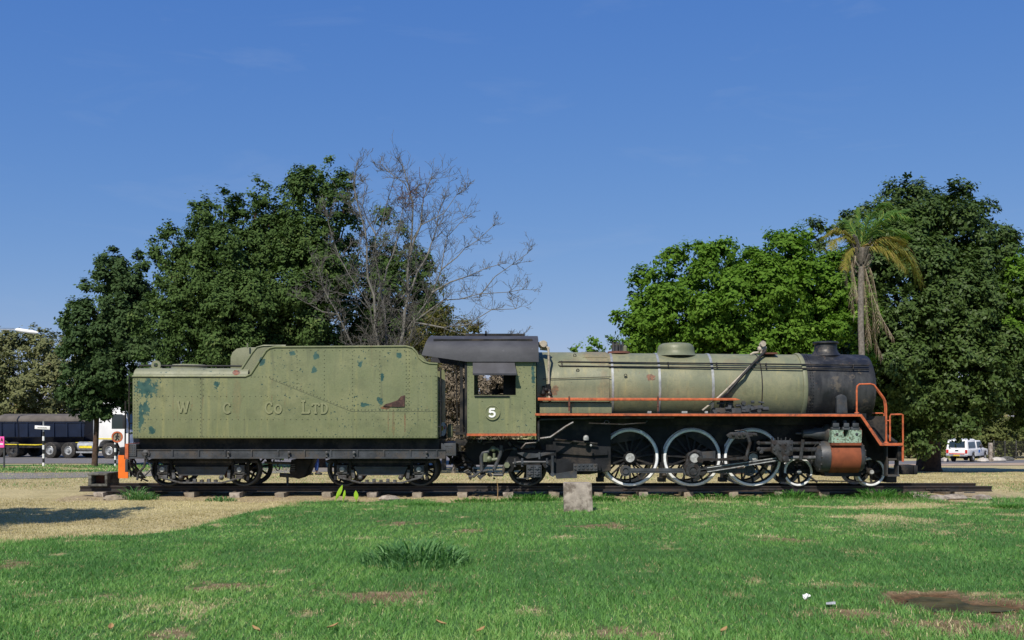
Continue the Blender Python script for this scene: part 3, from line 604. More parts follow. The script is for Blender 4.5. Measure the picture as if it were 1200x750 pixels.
# bunker side sheets
bsp = [(286, 441.2), (292, 440), (297, 435), (311, 413), (315, 409), (321, 407.5), (476, 406.5), (482, 408), (487, 413), (490, 419), (495, 424), (502, 426.5), (512.5, 427), (512.5, 441.2)]
MB().prism(pts(bsp), TS, TS+.03).build('bunker_side', 'tank_paint', tn, smooth=0)
MB().prism(pts(bsp), 25.87, 25.9).build('bunker_side', 'tank_paint', tn, smooth=0)
MB().prism(pts([(275, 440.8), (281, 436), (296, 413), (301, 407.5), (309, 405.5), (335, 405.5), (335, 440.8)], 23.34), 23.34, 23.37).build('bunker_inner_plate', 'tender_top_paint', tn, smooth=0)
bb = MB(); q = pts([(270, 432), (270, 419), (272, 413), (277, 408.5), (286, 407), (300, 407), (340, 407), (340, 432)], 24.1); bb.prism(q, 24.1, 25.4); bb.build('bunker_bulkhead', 'tender_top_paint', tn, bevel=.02)
MB().box(X(300, TS), tx1-.1, TS+.04, 25.86, zt1+.02, zt1+.05).build('coal_deck', 'rust_dark', tn)
MB().box(X(486, TS), X(490, TS), TS+.04, 25.86, zt1, zt1+.35).build('coal_gate', 'black_paint', tn)
cl = MB(); r = random.Random(2)
for i in range(150):
    a = X(r.uniform(330, 478), TS); y = r.uniform(23.5, 25.6); cl.obox((a, y, zt1+.1+r.random()*.2), (r.uniform(.1, .25),)*3, (r.random()*3, r.random()*3, r.random()*3))
cl.build('coal', 'black_paint', tn, kind='stuff', smooth=0)
# beading
bd = MB(); e = [(155, 441), (288, 441), (294, 438.5), (312, 411), (316, 408), (322, 406.7), (476, 405.8), (483, 407.5), (488, 412.5), (491, 419), (496, 423.5), (503, 425.7), (513, 426.3)]
bd.tube([(X(a, TS), TS-.005, Z(b, TS)) for a, b in e], .022, 8); bd.tube([(X(a, 23.34), 23.335, Z(b, 23.34)) for a, b in ((275, 440.8), (281, 436), (296, 413), (301, 407), (309, 405), (335, 405))], .018, 8)
bd.build('beading', 'tank_paint', tn)
MB().box(tx0-.01, X(288, TS), TS-.012, TS+.0, zt1-.03, zt1-.012).build('beading_gap', 'black_paint', tn, smooth=0)
# rivets
rv = MB(); yr = TS-.001
def rl(a, b, step=.13, r=.014): rv.rivets((X(a[0], TS), Z(a[1], TS)), (X(b[0], TS), Z(b[1], TS)), yr, step, r)
rl((157.5, 444), (157.5, 512), .07); rl((161, 444), (161, 512), .07); rl((157, 511.5), (511, 511.5), .075); rl((163, 464.5), (313, 464.5)); rl((163, 491.5), (511, 491.5)); rl((235, 444), (235, 511), .085)
rl((235, 444), (237, 511), .5); rl((511, 431), (511, 510), .09); rl((478, 440.5), (510, 440.5), .1); rl((290, 441.5), (316, 441.5), .08); rl((316, 442), (411, 480), .08); rl((411, 480.2), (511, 480.2), .08)
for px, yb in ((348, 454), (380, 467), (413, 479), (445, 479), (476, 479), (479.5, 479)): rl((px, 412), (px, yb), .085)
rl((478, 444), (478, 478), .1); rl((322, 410.5), (474, 410.5), .16); rl((238, 444), (238, 463), .1)
rv.build('rivets', 'rivet_shade_green', tn, kind='stuff', smooth=40)
# seam laps
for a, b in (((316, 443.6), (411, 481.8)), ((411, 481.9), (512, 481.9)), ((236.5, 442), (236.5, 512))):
    MB().bar((X(a[0], TS), TS-.001, Z(a[1], TS)), (X(b[0], TS), TS-.001, Z(b[1], TS)), .008, .012).build('seam', 'rivet_shade_green', tn, smooth=0)

# raised letters
def letters(strokes, x0, x1, z0, z1, w, y, d, name, parent, mat):
    b = MB()
    for j, st in enumerate(strokes):
        b.ribbon([(x0+(x1-x0)*u, z0+(z1-z0)*v) for u, v in st], w, y-d-.0007*j, y+.004)
    return b.build(name, mat, parent, smooth=0)
arc = lambda cx, cy, rx, ry, a, b, n=12: [(cx+rx*math.cos(R(a+(b-a)*i/n)), cy+ry*math.sin(R(a+(b-a)*i/n))) for i in range(n+1)]
GL_ = {'W': [[(.02, 1), (.27, .02)], [(.27, .02), (.5, .8)], [(.5, .8), (.74, .02)], [(.74, .02), (.98, 1)], [(-.08, 1), (.14, 1)], [(.86, 1), (1.08, 1)], [(.4, .9), (.6, .9)]],
       '.': [[(.0, .05), (.25, .05)]], 'C': [arc(.5, .5, .45, .5, 48, 312, 16), [(.82, .98), (.82, .7)], [(.82, .02), (.82, .2)]], 'o': [arc(.5, .5, .45, .5, 0, 360, 16)],
       'L': [[(.25, 1), (.25, 0)], [(0, 1), (.5, 1)], [(0, .02), (.95, .02)], [(.95, 0), (.95, .28)]], 'T': [[(.5, 1), (.5, 0)], [(0, .98), (1, .98)], [(0, 1), (0, .75)], [(1, 1), (1, .75)], [(.3, .02), (.7, .02)]],
       'D': [[(.2, 1), (.2, 0)], [(0, 1), (.4, 1)]+arc(.4, .5, .52, .5, 90, -90, 10)+[(0, 0)]]}
for ch, a, b, c, d in (('W', 208.5, 221, 471, 484), ('.', 223, 225, 478, 479.5), ('C', 262, 271, 472.5, 484), ('C', 311, 320, 471.5, 484), ('o', 322, 330, 474.5, 484), ('L', 353, 363, 470, 484), ('T', 366, 374, 473, 484), ('D', 376, 384, 473, 484)):
    letters(GL_[ch], X(a, TS), X(b, TS), Z(d, TS), Z(c, TS), .042, TS, .02, 'letter', tn, 'letter_paint')
# torn plate edge
tp = MB(); tp.prism(pts([(449, 476), (452, 473.5), (458, 472), (466, 469), (470, 464.5), (474.5, 463), (474, 476.5), (466, 477)]), TS-.022, TS-.004); tp.build('torn_plate', 'torn_metal', tn, smooth=0)
# rail on top, lifting eye, filler
rt = MB(); Yr = 23.75; rt.tube([(X(163, Yr), Yr, Z(428.5, Yr)), (X(283, Yr), Yr, Z(429, Yr))], .02, 8)
for px in (164, 200, 240, 262): rt.tube([(X(px, Yr), Yr, Z(428.5, Yr)), (X(px, Yr), Yr, zt1+.19)], .012, 6)
rt.build('top_rail', 'black_paint', tn)
le = MB(); cx, cz = X(183, 23.6), Z(429, 23.6)+.02; le.lathe([(-.02, .05), (-.02, .11), (.02, .11), (.02, .05), (-.02, .05)], (cx, 23.6, cz), 'y', 20); le.box(cx-.14, cx+.14, 23.57, 23.63, zt1+.19, cz-.06); le.build('lifting_eye', 'tender_top_paint', tn)
MB().lathe([(0, .42), (.1, .42), (.14, .38), (.15, .001)], (X(220, 24.4), 24.5, zt1+.19), 'z', 24).build('filler_lid', 'tender_top_paint', tn)
MB().tube([(X(290, 24), 24, Z(408, 24)), (X(290, 24), 24, Z(402, 24))], .02, 6).build('vent_pipe', 'tender_top_paint', tn)
# underframe
f0, f1 = X(150, 23.3), X(522, 23.3)
MB().box(tx0+.05, tx1+.02, 23.5, 25.6, Z(530, 23.5), zt0+.002).build('tank_floor', 'black_paint', tn)
b = MB(); yb = 23.32; b.box(f0, f1, yb+.02, yb+.06, Z(536, yb), Z(527, yb)); b.box(f0, f1, yb-.03, yb+.10, Z(537.4, yb), Z(535.6, yb)); b.box(f0, f1, yb+.0, yb+.1, Z(527.6, yb), Z(526.6, yb))
for px in range(170, 520, 31): b.box(X(px, yb), X(px+1.6, yb), yb-.008, yb+.1, Z(535.5, yb), Z(527.7, yb))
b.build('frame_channel', 'frame_grey', tn)
b = MB(); b.rivets((f0+.1, Z(531.5, yb)), (f1-.1, Z(531.5, yb)), yb+.02, .2, .012); b.build('frame_rivets', 'frame_grey', tn, kind='stuff')
b = MB(); b.box(X(150, 23.3), X(159.5, 23.3), 23.3, 25.8, Z(535, 23.3), Z(520.5, 23.3)); b.build('rear_beam', 'frame_grey', tn, bevel=.01)
b = MB()
for i in range(3):
    for j in range(5): b.rivet(X(152+i*2.6, 23.3), 23.299, Z(522+j*2.6, 23.3), .014)
b.build('beam_rivets', 'frame_grey', tn, kind='stuff')
MB().box(X(146, 23.25), X(149.8, 23.25), 23.27, 25.83, Z(538, 23.25), Z(520, 23.25)).build('buffer_plank', 'orange_paint', tn)
b = MB(); yo = 23.7; b.prism(pts([(138.5, 533.5), (147, 533.5), (147, 552), (150, 552), (150, 560.5), (138.5, 560.5)], yo), yo, yo+.04); b.build('orange_step', 'bright_orange', tn, smooth=0)
MB().box(X(147.5, 23.5), X(150.5, 23.5), 23.45, 23.52, Z(553, 23.5), Z(539, 23.5)).build('step_hanger', 'frame_grey', tn)
MB().box(X(139, 24.3), X(147, 24.3), 24.3, 24.8, .6, .9).build('rear_coupler', 'black_paint', tn, bevel=.04)
MB().box(X(517, 23.4), X(534.5, 23.4), 23.35, 25.7, Z(534, 23.4), Z(519.5, 23.4)).build('drag_box', 'frame_grey', tn, bevel=.01)
b = MB()
for i in range(4):
    for j in range(4): b.rivet(X(522.5+i*2.3, 23.35), 23.349, Z(523+j*2.4, 23.35), .015)
b.build('drag_box_rivets', 'greasy_grey', tn, kind='stuff')
# hoses and ladder at the rear
b = MB(); yh = 23.6
for px, top in ((151, 440), (146.5, 470)): b.tube([(X(px, yh), yh, Z(538, yh)), (X(px+.6, yh), yh, Z(top, yh))], .018, 6)
for py in range(448, 520, 12): b.tube([(X(151.3, yh), yh, Z(py, yh)), (X(151.3, yh), yh+.5, Z(py, yh))], .013, 5)
b.build('ladder', 'black_paint', tn)
b = MB(); rr = random.Random(8)
for i in range(7):
    x0_ = X(rr.uniform(150, 158), 23.6); b.tube([(x0_, 23.5+rr.random()*.3, Z(538, 23.6)), (x0_+rr.uniform(0, .2), 23.5, .45+rr.random()*.15), (x0_+rr.uniform(0, .35), 23.6, .25), (x0_+rr.uniform(-.05, .4), 23.7, .1+rr.random()*.3)], .022, 6)
b.build('brake_hose', 'black_paint', tn)
b = MB(); c = (X(172.5, 23.4), 23.35, Z(531.5, 23.4)); b.lathe([(0, .09), (-.04, .09), (-.05, .04), (-.09, .04), (-.09, .001)], c, 'y', 14); b.tube([c, (c[0]-.05, 23.35, c[2]-.3), (c[0]-.2, 23.4, c[2]-.45), (c[0]-.25, 23.45, c[2]-.6)], .028, 7); b.tube([(c[0], 23.4, c[2]-.1), (c[0]+.1, 23.4, c[2]-.35), (c[0]-.05, 23.4, c[2]-.5)], .02, 6); b.build('brake_cock', 'greasy_grey', tn)
b = MB()
for px in (172, 268, 339, 383, 415, 500): b.lathe([(0, .035), (-.04, .035), (-.045, .02), (-.07, .018), (-.07, .001)], (X(px, yb), yb-.0, Z(530.5, yb)), 'y', 8); b.box(X(px, yb)-.02, X(px, yb)+.02, yb-.03, yb-.005, Z(537, yb), Z(529, yb))
b.build('frame_bolts', 'greasy_grey', tn, kind='stuff')
def bogie(cx1, cx2, loc_label):
    """parts of one four-wheel bogie; cx1, cx2 axle positions"""
    for x in (cx1, cx2):
        railwheel(tn, x, .392, .392, 9, 'frame_grey', True, hubr=.12, ring=.05)
        railwheel(tn, x, .392, .392, 9, 'frame_grey', False, hubr=.12, ring=.05); disc_axle(tn, x, .392)
    yf = 23.62; m = (cx1+cx2)/2
    fr = MB(); fr.prism([(m-.62, .47), (m+.62, .47), (m+.53, .27), (m-.53, .27)], yf, yf+.05)
    fr.box(m-.62, m+.62, yf-.02, yf, .44, .47); fr.box(m-.53, m+.53, yf-.02, yf, .27, .29)
    fr.build('side_plate', 'frame_grey', tn, smooth=0)
    fr = MB(); fr.prism([(cx1-.42, .60), (cx1-.16, .70), (cx2+.16, .70), (cx2+.42, .60), (cx2+.35, .55), (cx2+.13, .56), (m+.45, .47), (m-.45, .47), (cx1-.13, .56), (cx1-.35, .55)], yf+.06, yf+.12)
    for x in (cx1, cx2): 
        for s in (-1, 1): fr.box(x+s*.17-.03, x+s*.17+.03, yf+.02, yf+.11, .16, .6)
    fr.box(m-.2, m+.2, yf+.1, 25.5, .38, .72)
    fr.build('bogie_frame', 'black_paint', tn, smooth=0)
    for x in (cx1, cx2):
        ax = MB(); ax.box(x-.12, x+.12, yf-.06, yf+.12, .31, .49); ax.box(x-.15, x+.15, yf-.02, yf+.1, .28, .33); ax.box(x-.13, x+.13, yf-.05, yf+.1, .48, .51)
        ax.box(x-.10, x+.10, yf-.03, yf+.08, .19, .28); a = ax.build('axle_box', 'greasy_grey', tn, bevel=.02)
        MB().lathe([(0, .062), (-.025, .055), (-.03, .001)], (x, yf-.06, .41), 'y', 18).build('axle_cap', 'pale_grey_cap', a)
    tb = MB(); tb.tube([(cx1-.12, yf-.02, .33), (cx1-.05, yf-.04, .22), (cx1+.16, yf-.04, .17), (cx1+.4, yf-.03, .1), (cx2-.4, yf-.03, .1), (cx2-.16, yf-.04, .17), (cx2+.05, yf-.04, .22), (cx2+.12, yf-.02, .33)], .022, 6)
    for i in range(5): tb.box(m-.35+i*.16, m-.28+i*.16, yf-.04, yf+.05, .11, .17+.02*(i % 2))
    for x, s in ((cx1, 1), (cx2, -1)): tb.bar((x+s*.24, yf-.03, .4), (x+s*.26, yf-.03, .2), .03, .07); tb.ball((x+s*.42, yf-.03, .22), .06, 6)
    tb.build('brake_rigging', 'greasy_grey', tn)
    for x, s in ((cx1, 1), (cx2, -1)):
        bs = MB(); bs.lathe([(0, .4), (.08, .4), (.08, .48), (0, .48), (0, .4)], (x, 23.95, .392), 'y', 8, a0=(R(-25) if s > 0 else R(155)), a1=(R(25) if s > 0 else R(205))); bs.build('brake_shoe', 'rust_dark', tn)
YB = 23.6
bogie(X(190.8, YB), X(281, YB), ''); bogie(X(401, YB), X(491, YB), '')
# equipment between bogies: brake cylinder and rods
b = MB(); b.prism(pts([(343, 538), (368, 538), (360, 557), (352, 561), (345, 559), (341, 553)], 24.3), 24.1, 24.8); b.build('brake_cylinder', 'black_paint', tn, bevel=.03)
b = MB(); ye = 24.2; b.tube([(X(310, ye), ye, Z(542, ye)), (X(345, ye), ye, Z(543, ye))], .03, 8); b.tube([(X(328, ye), ye, Z(556.5, ye)), (X(352, ye), ye, Z(558, ye))], .05, 8)
b.tube([(X(337, ye), ye, Z(558, ye)), (X(337, ye), ye, Z(569, ye))], .03, 8); b.lathe([(-.02, .035), (-.02, .055), (.02, .055), (.02, .035), (-.02, .035)], (X(325.5, ye), ye, Z(549, ye)), 'y', 12); b.tube([(X(325.5, ye), ye, Z(543, ye)), (X(325.5, ye), ye, Z(547, ye))], .015, 6)
for i in range(4): b.box(X(341, 24.05), X(346, 24.05), 24.0, 24.06, Z(544+i*2.4+1, 24.05), Z(544+i*2.4, 24.05))
b.build('brake_rods', 'greasy_grey', tn)
# front grab rail and lamp-like placard
b = MB(); yg = 23.22; b.tube([(X(516.5, yg), yg, Z(512, yg)), (X(516.5, yg), yg, Z(432, yg)), (X(514, yg), yg, Z(430, yg))], .018, 7)
for py in (434, 470, 500): b.tube([(X(516.5, yg), yg, Z(py, yg)), (X(513, yg), yg+.02, Z(py, yg))], .018, 6)
b.build('handrail', 'black_paint', tn)
b = MB(); b.box(X(515, 24.2), X(523.5, 24.2), 24.2, 24.26, Z(514, 24.2), Z(496, 24.2)); b.build('front_bracket', 'black_paint', tn)
b = MB(); b.lathe([(0, .085), (-.03, .085), (-.03, .001)], (X(518.7, 24.1), 24.2, Z(503, 24.1)), 'y', 20, sy=1.9); lp = b.build('oval_plate', 'white_paint', tn)
b = MB(); b.lathe([(-.033, .001), (-.033, .035)], (X(518.7, 24.1)-.02, 24.2, Z(502, 24.1)), 'y', 14, sy=1.8); b.build('plate_emblem', 'number_plate_yellow', lp)
b = MB(); b.lathe([(-.034, .001), (-.034, .018)], (X(518.7, 24.1)+.045, 24.2, Z(501, 24.1)), 'y', 10, sy=2.5); b.build('plate_emblem', 'red_lens', lp)
b = MB(); b.lathe([(0, .07), (.25, .07), (.32, .045), (.33, .001)], (X(527.5, 24.0), 24.0, Z(513, 24.0)), 'z', 16); b.build('oil_can', 'dome_paint', tn)
# ------------------------------------------------------------ locomotive
lo = thing('steam_locomotive', 'green and black steam locomotive number 5 with orange edged running board and white tyres', 'locomotive', (X(840, YC), YC, 0))
# boiler: slightly tapered cylinder, smokebox
BZ = 2.285
def xb_(px): return X(px, 24.0)      # silhouettes of ends seen near mid depth
bx0 = X(634, 23.9); bx1 = X(943, 23.75)
stations = [bx0, X(716, 23.8), X(771, 23.8), X(832, 23.8), X(893, 23.8), bx1]
rad = [.865, .86, .855, .845, .835, .825]
b = MB(); b.lathe([(x, r) for x, r in zip(stations, rad)], (0, YC, BZ), 'x', 64); b.build('boiler', 'boiler_paint', lo)
# firebox cladding: straight sided with round top
fx0, fx1 = X(629, 23.7), X(719, 23.7)
def fb_section(rr, low, hw): 
    s = [(YC-hw, low)]
    for i in range(25):
        a = PI-PI*i/24; s.append((YC+rr*math.cos(a)*(hw/rr if abs(math.cos(a)) > 2 else 1), BZ+rr*math.sin(a)))
    return s+[(YC+hw, low)]
MB().prism(fb_section(.885, Z(484, 23.7), .885), fx0, X(714, 23.7), 'x').build('firebox_cladding', 'boiler_paint', lo, smooth=40)
b = MB()
b.prism([(YC+.893*math.cos(R(a)), BZ+.893*math.sin(R(a))) for a in range(98, 128, 3)]+[(YC+.88*math.cos(R(a)), BZ+.88*math.sin(R(a))) for a in range(125, 95, -3)], X(683, 24), X(712, 24), 'x'); b.build('cladding_patch', 'boiler_paint', lo)
b = MB(); b.tube([(X(636, 23.65), 23.658, Z(444, 23.65)), (X(716, 23.65), 23.658, Z(441.5, 23.65))], .008, 5); b.build('cladding_seam', 'black_paint', lo)
b = MB()
for px, py in ((677, 434), (673.5, 416.5), (733, 440)):
    zz_ = Z(py, 23.8); dy = math.sqrt(max(.01, .885**2-(zz_-BZ)**2)); cy_ = YC-dy
    b.lathe([(-.02, .04), (-.02, .025), (.0, .025)], (X(px, cy_), cy_, Z(py, cy_)), 'y', 12)
b.build('washout_plug', 'black_paint', lo)
for i, (px, w) in enumerate(((717.5, .055), (772.5, .055), (835, .06))):
    xx_ = X(px+.5, 23.75); rr = np.interp(xx_, stations, rad)+.012
    MB().lathe([(-w/2, rr-.02), (-w/2, rr), (w/2, rr), (w/2, rr-.02)], (xx_, YC, BZ), 'x', 64).build('boiler_band', 'band_metal', lo)
xx_ = X(893, 23.75); MB().lathe([(-.012, .82), (-.012, .843), (.012, .843), (.012, .82)], (xx_, YC, BZ), 'x', 64).build('boiler_joint', 'black_paint', lo)
xx_ = X(944, 23.75); MB().lathe([(-.05, .81), (-.05, .85), (-.02, .862), (.03, .862), (.05, .85), (.05, .81)], (xx_, YC, BZ), 'x', 64).build('front_ring', 'boiler_paint', lo)
# smokebox
sx0 = X(945, 23.75); sx1 = X(1020, 24.2)
b = MB(); b.lathe([(sx0, .845), (sx1-.09, .825), (sx1-.03, .80), (sx1, .74), (sx1+.01, .55), (sx1+.01, .001)], (0, YC, BZ), 'x', 64); sb = b.build('smokebox', 'smokebox_black', lo)
MB().lathe([(sx1, .6), (sx1+.05, .58), (sx1+.12, .4), (sx1+.15, .2), (sx1+.16, .001)], (0, YC, BZ), 'x', 40).build('smokebox_door', 'smokebox_black', sb)
b = MB()
for px in (949, 952):
    for a in range(100, 250, 5): rr = .85; b.ball((X(px, 23.8), YC+rr*math.cos(R(a)), BZ+rr*math.sin(R(a))), .012, 3)
b.build('smokebox_rivets', 'smokebox_black', sb, kind='stuff')
b = MB(); b.prism(pts([(979, 466), (981, 463.5), (985, 462), (989, 463.5), (991, 466), (992, 484), (979.5, 484)], 23.68), 23.6, 23.72); b.build('smokebox_step', 'frame_grey', lo, bevel=.008)
# chimney
cx = X(967.5, YC); zb = BZ+.80
b = MB(); b.lathe([(0, .37), (.04, .345), (.09, .29), (.16, .265), (.27, .262), (.28, .27), (.3, .305), (.33, .305), (.345, .27), (.345, .22), (.1, .2)], (cx, YC, zb-.01), 'z', 40); b.build('chimney', 'smokebox_black', lo)
# dome
b = MB(); b.lathe([(0, .52), (.06, .455), (.14, .435), (.2, .43), (.26, .40), (.30, .33), (.315, .2), (.32, .001)], (X(792, YC), YC, BZ+.79), 'z', 44); b.build('dome', 'dome_paint', lo)
# safety valves
b = MB(); b.lathe([(0, .28), (.05, .26), (.06, .001)], (X(725, YC), YC, BZ+.85), 'z', 26); sv = b.build('safety_valve_base', 'rust_dark', lo)
b = MB()
for dx in (-.13, -.05, .03, .1): b.lathe([(0, .04), (.16, .04), (.17, .028), (.22, .028), (.22, .001)], (X(725, YC)+dx, YC+(.06 if dx > 0 else -.02), BZ+.91), 'z', 10)
b.build('safety_valve', 'frame_grey', sv)
b = MB(); b.lathe([(0, .05), (.12, .05), (.16, .001)], (X(732.5, YC), YC, BZ+.9), 'z', 10); b.build('valve_cap', 'dome_paint', sv)
# handrails along boiler (upper double pipe)
b = MB()
def on_boiler(px, py, off):
    """point just off the barrel where the sight height falls"""
    y = 23.8
    for _ in range(12): zz = Z(py, y); y = YC-math.sqrt(max(.05, (.865+off)**2-(zz-BZ)**2))
    return (X(px, y), y, Z(py, y))
u0, u1 = on_boiler(655, 424, .03), on_boiler(1018, 428, .03); l0, l1 = on_boiler(656, 429, .03), on_boiler(1018, 432.5, .03)
b.tube([u0, u1], .018, 7); b.tube([l0, l1], .018, 7); b.tube([u0, (u0[0]-.04, u0[1], (u0[2]+l0[2])/2), l0], .013, 7)
for px in (658, 783, 840, 898, 1000):
    t = (px-655)/363; p = Vector(u0).lerp(Vector(u1), t); q_ = Vector(l0).lerp(Vector(l1), t); dd = Vector((0, YC-p.y, BZ-p.z)).normalized()
    b.tube([q_, p, p+dd*.08], .016, 6); b.ball(p, .028, 5); b.ball(q_, .024, 5)
b.build('boiler_handrail', 'black_paint', lo)
# side orange pipe cover
b = MB(); yo = 23.34
b.prism(pts([(629.5, 466), (862, 466.5), (868, 468.5), (862, 469.3), (629.5, 469.5)], yo), yo, yo+.26); b.build('orange_rail', 'orange_paint', lo, bevel=.008)
b = MB()
for px in (667, 771): b.box(X(px-1, yo), X(px+1, yo), yo-.015, yo+.0, Z(482, yo), Z(464.5, yo)); b.rivet(X(px, yo), yo-.015, Z(476, yo), .02)
b.build('rail_bracket', 'rust_dark', lo)
MB().box(X(632, 23.45), X(717, 23.45), 23.47, 23.7, Z(484.2, 23.45), Z(472, 23.45)).build('firebox_panel', 'boiler_paint', lo, bevel=.01)
# running board
YR = 23.18
b = MB(); b.box(X(627, YR), X(1009, YR), YR+.02, 25.92, Z(487, YR), Z(484.5, YR)); b.build('running_board', 'frame_grey', lo)
b = MB(); ed = [(627, 484.4), (1010, 485.4), (1033.5, 519.2), (1058.8, 519.2), (1058.8, 522.3), (1031.3, 522.3), (1008.3, 488.2), (627, 487.0)]
b.prism(pts(ed, YR), YR, YR+.03); b.build('edge_strip', 'orange_paint', lo, bevel=.004, smooth=0)
b = MB(); b.prism(pts([(1009, 485.8), (1033, 519.6), (1058, 519.6), (1058, 521.5), (1032, 521.5), (1007, 487.5)], YR), YR+.035, 25.88); b.build('front_platform', 'black_paint', lo, smooth=0)
b = MB(); b.prism(pts([(1009, 488), (1031, 523), (1057, 523), (1057, 536), (1048, 540), (1024, 540), (1012, 530), (1008, 515)], 23.9), 23.9, 25.2); b.build('bumper_frame', 'black_paint', lo, smooth=0)
b = MB(); b.rivets((X(650, YR), Z(485.8, YR)), (X(1005, YR), Z(486.8, YR)), YR, .3, .008); b.build('edge_rivets', 'orange_paint', lo, kind='stuff')
# valance, frames, dark structures behind the wheels
MB().box(X(700, 24.1), X(1040, 24.1), 24.1, 24.16, Z(545, 24.1), Z(487.5, 24.1)+0).build('main_frame', 'black_paint', lo)
MB().box(X(700, 24.1), X(1040, 24.1), 24.94, 25.0, Z(545, 24.1), Z(487.5, 24.1)).build('main_frame', 'black_paint', lo)
b = MB(); b.box(X(700, 23.8), X(1005, 23.8), 23.95, 25.1, Z(498, 23.8), Z(488, 23.8)); b.build('valance_box', 'black_paint', lo)
# splash guards above driving wheels
WX = [X(738, 23.93), X(811, 23.93), X(882, 23.93)]; WR = .668
# ashpan / firebox body below
b = MB(); b.prism(pts([(630, 489), (716, 489), (716, 552), (690, 556), (668, 556), (640, 550), (636, 530), (630, 515)], 23.75), 23.75, 25.35); b.build('ashpan', 'black_paint', lo, bevel=.02, smooth=0)
b = MB(); b.prism(pts([(648, 517), (690, 519), (712, 526), (712, 533), (690, 534), (648, 531)], 23.7), 23.69, 23.745); b.prism(pts([(640, 538), (672, 538), (680, 544), (704, 544), (704, 551), (660, 556), (645, 556)], 23.6), 23.6, 23.7); b.build('ashpan_plate', 'black_paint', lo, smooth=0)
b = MB(); b.prism(pts([(650, 555), (676, 551), (676, 560), (652, 561)], 23.55), 23.5, 23.55); b.rivets((X(674, 23.5), Z(546, 23.5)), (X(698, 23.5), Z(545, 23.5)), 23.5, .09, .03); b.rivets((X(674, 23.5), Z(549.5, 23.5)), (X(698, 23.5), Z(549.5, 23.5)), 23.5, .09, .03); b.box(X(672, 23.5), X(700, 23.5), 23.5, 23.6, Z(552, 23.5), Z(543.5, 23.5)); b.build('ashpan_hopper', 'frame_grey', lo, smooth=0)
# air reservoir / pipes under board by the cab
b = MB(); yp = 23.32
b.tube([(X(631, yp), yp, Z(517, yp)), (X(631, yp), yp, Z(493, yp)), (X(634, yp), yp, Z(491.5, yp)), (X(700, yp), yp, Z(489.3, yp)), (X(790, yp), yp, Z(488.8, yp))], .03, 8)
b.tube([(X(611, yp), yp, Z(526, yp)), (X(616, yp), yp, Z(520, yp)), (X(628, yp), yp, Z(518.5, yp)), (X(632, yp), yp, Z(515, yp))], .03, 8)
b.tube([(X(633, yp), yp, Z(514, yp)), (X(645, yp), yp, Z(512.5, yp)), (X(653, yp), yp, Z(507, yp)), (X(663, yp), yp, Z(500, yp)), (X(672, yp), yp, Z(495, yp))], .033, 8)
b.tube([(X(690, yp), yp, Z(496, yp)), (X(730, yp), yp, Z(497.5, yp)), (X(756, yp), yp, Z(495.5, yp)), (X(758.5, yp), yp, Z(493, yp))], .014, 6)
b.tube([(X(708, yp), yp, Z(496, yp)), (X(709.5, yp), yp, Z(492.8, yp)), (X(712.5, yp), yp, Z(493, yp)), (X(714, yp), yp, Z(496, yp))], .014, 6)
b.tube([(X(650, 23.6), 23.6, Z(515, 23.6)), (X(700, 23.6), 23.6, Z(520, 23.6))], .022, 6)
b.build('injector_pipes', 'motion_steel', lo)
b = MB(); b.lathe([(0, .06), (.05, .07), (.1, .05), (.12, .001)], (X(687, 23.45), 23.5, Z(516, 23.45)), 'z', 10); b.ball((X(692.5, 23.5), 23.5, Z(522, 23.5)), .03, 5); b.build('oil_cup', 'pale_grey_cap', lo)
b = MB(); b.box(X(632, 23.85), X(668, 23.85), 23.72, 23.78, Z(500, 23.85), Z(490.5, 23.85)); b.build('firebox_foot', 'black_paint', lo)
# driving wheels
for i, x in enumerate(WX):
    for near in (True, False):
        w = railwheel(lo, x, WR, WR, 15, 'white_tyre', near, 'driving_wheel', hubr=.15, ring=.062, spw=.042, weight=(R(100 if i != 1 else 60), R(50)))
    disc_axle(lo, x, WR, .09)
    MB().lathe([(-.008, .001), (-.008, .105)], (x, 23.865 if i != 1 else 23.60, WR), 'y', 24).build('axle_end', 'pale_grey_cap', lo)
# brake blocks and hangers between wheels
for px in (703, 775.5, 847, 916):
    b = MB(); x = X(px, 24.0); b.prism([(x-.06, .15), (x+.06, .15), (x+.05, .55), (x-.04, .55)], 23.97, 24.05); b.tube([(x, 23.95, .95), (x+.02, 23.95, .2)], .025, 6); b.box(x-.08, x+.09, 23.93, 24.2, .1, .2); b.ball((x+.05, 23.93, .25), .06, 6); b.build('brake_hanger', 'black_paint', lo)
# trailing wheel and truck
tx = X(618, 23.93)
for near in (True, False): railwheel(lo, tx, .43, .43, 10, 'frame_grey', near, 'trailing_wheel', hubr=.12, ring=.05)
disc_axle(lo, tx, .43)
yt = 23.42; sc = lambda l: [(X(a, yt), Z(b_, yt)) for a, b_ in l]
b = MB(); b.tube([(X(601, yt), yt, Z(543, yt)), (X(608, yt), yt, Z(541.5, yt)), (X(640, yt), yt, Z(541.5, yt))], .03, 8)
for px in (603.5, 612, 641): b.lathe([(-.06, .001), (-.06, .035), (.06, .035), (.06, .001)], (X(px, yt), yt, Z(541.5, yt)), 'y', 8); b.tube([(X(px, yt), yt, Z(537, yt)), (X(px, yt), yt, Z(547, yt))], .028, 6)
b.tube([(X(647.5, yt), yt, Z(534, yt)), (X(647.5, yt), yt, Z(556, yt))], .035, 8); b.lathe([(-.05, .001), (-.05, .05), (.05, .05)], (X(647.5, yt), yt, Z(556, yt)), 'y', 10)
b.prism(sc([(606, 531), (618, 537.5), (630, 536), (650, 530.5), (640, 530), (628, 531.5), (612, 530)]), yt+.05, yt+.1); b.box(X(631, yt), X(633, yt), yt, yt+.05, Z(538, yt), Z(530, yt))
b.build('trailing_truck_link', 'frame_grey', lo)
b = MB()
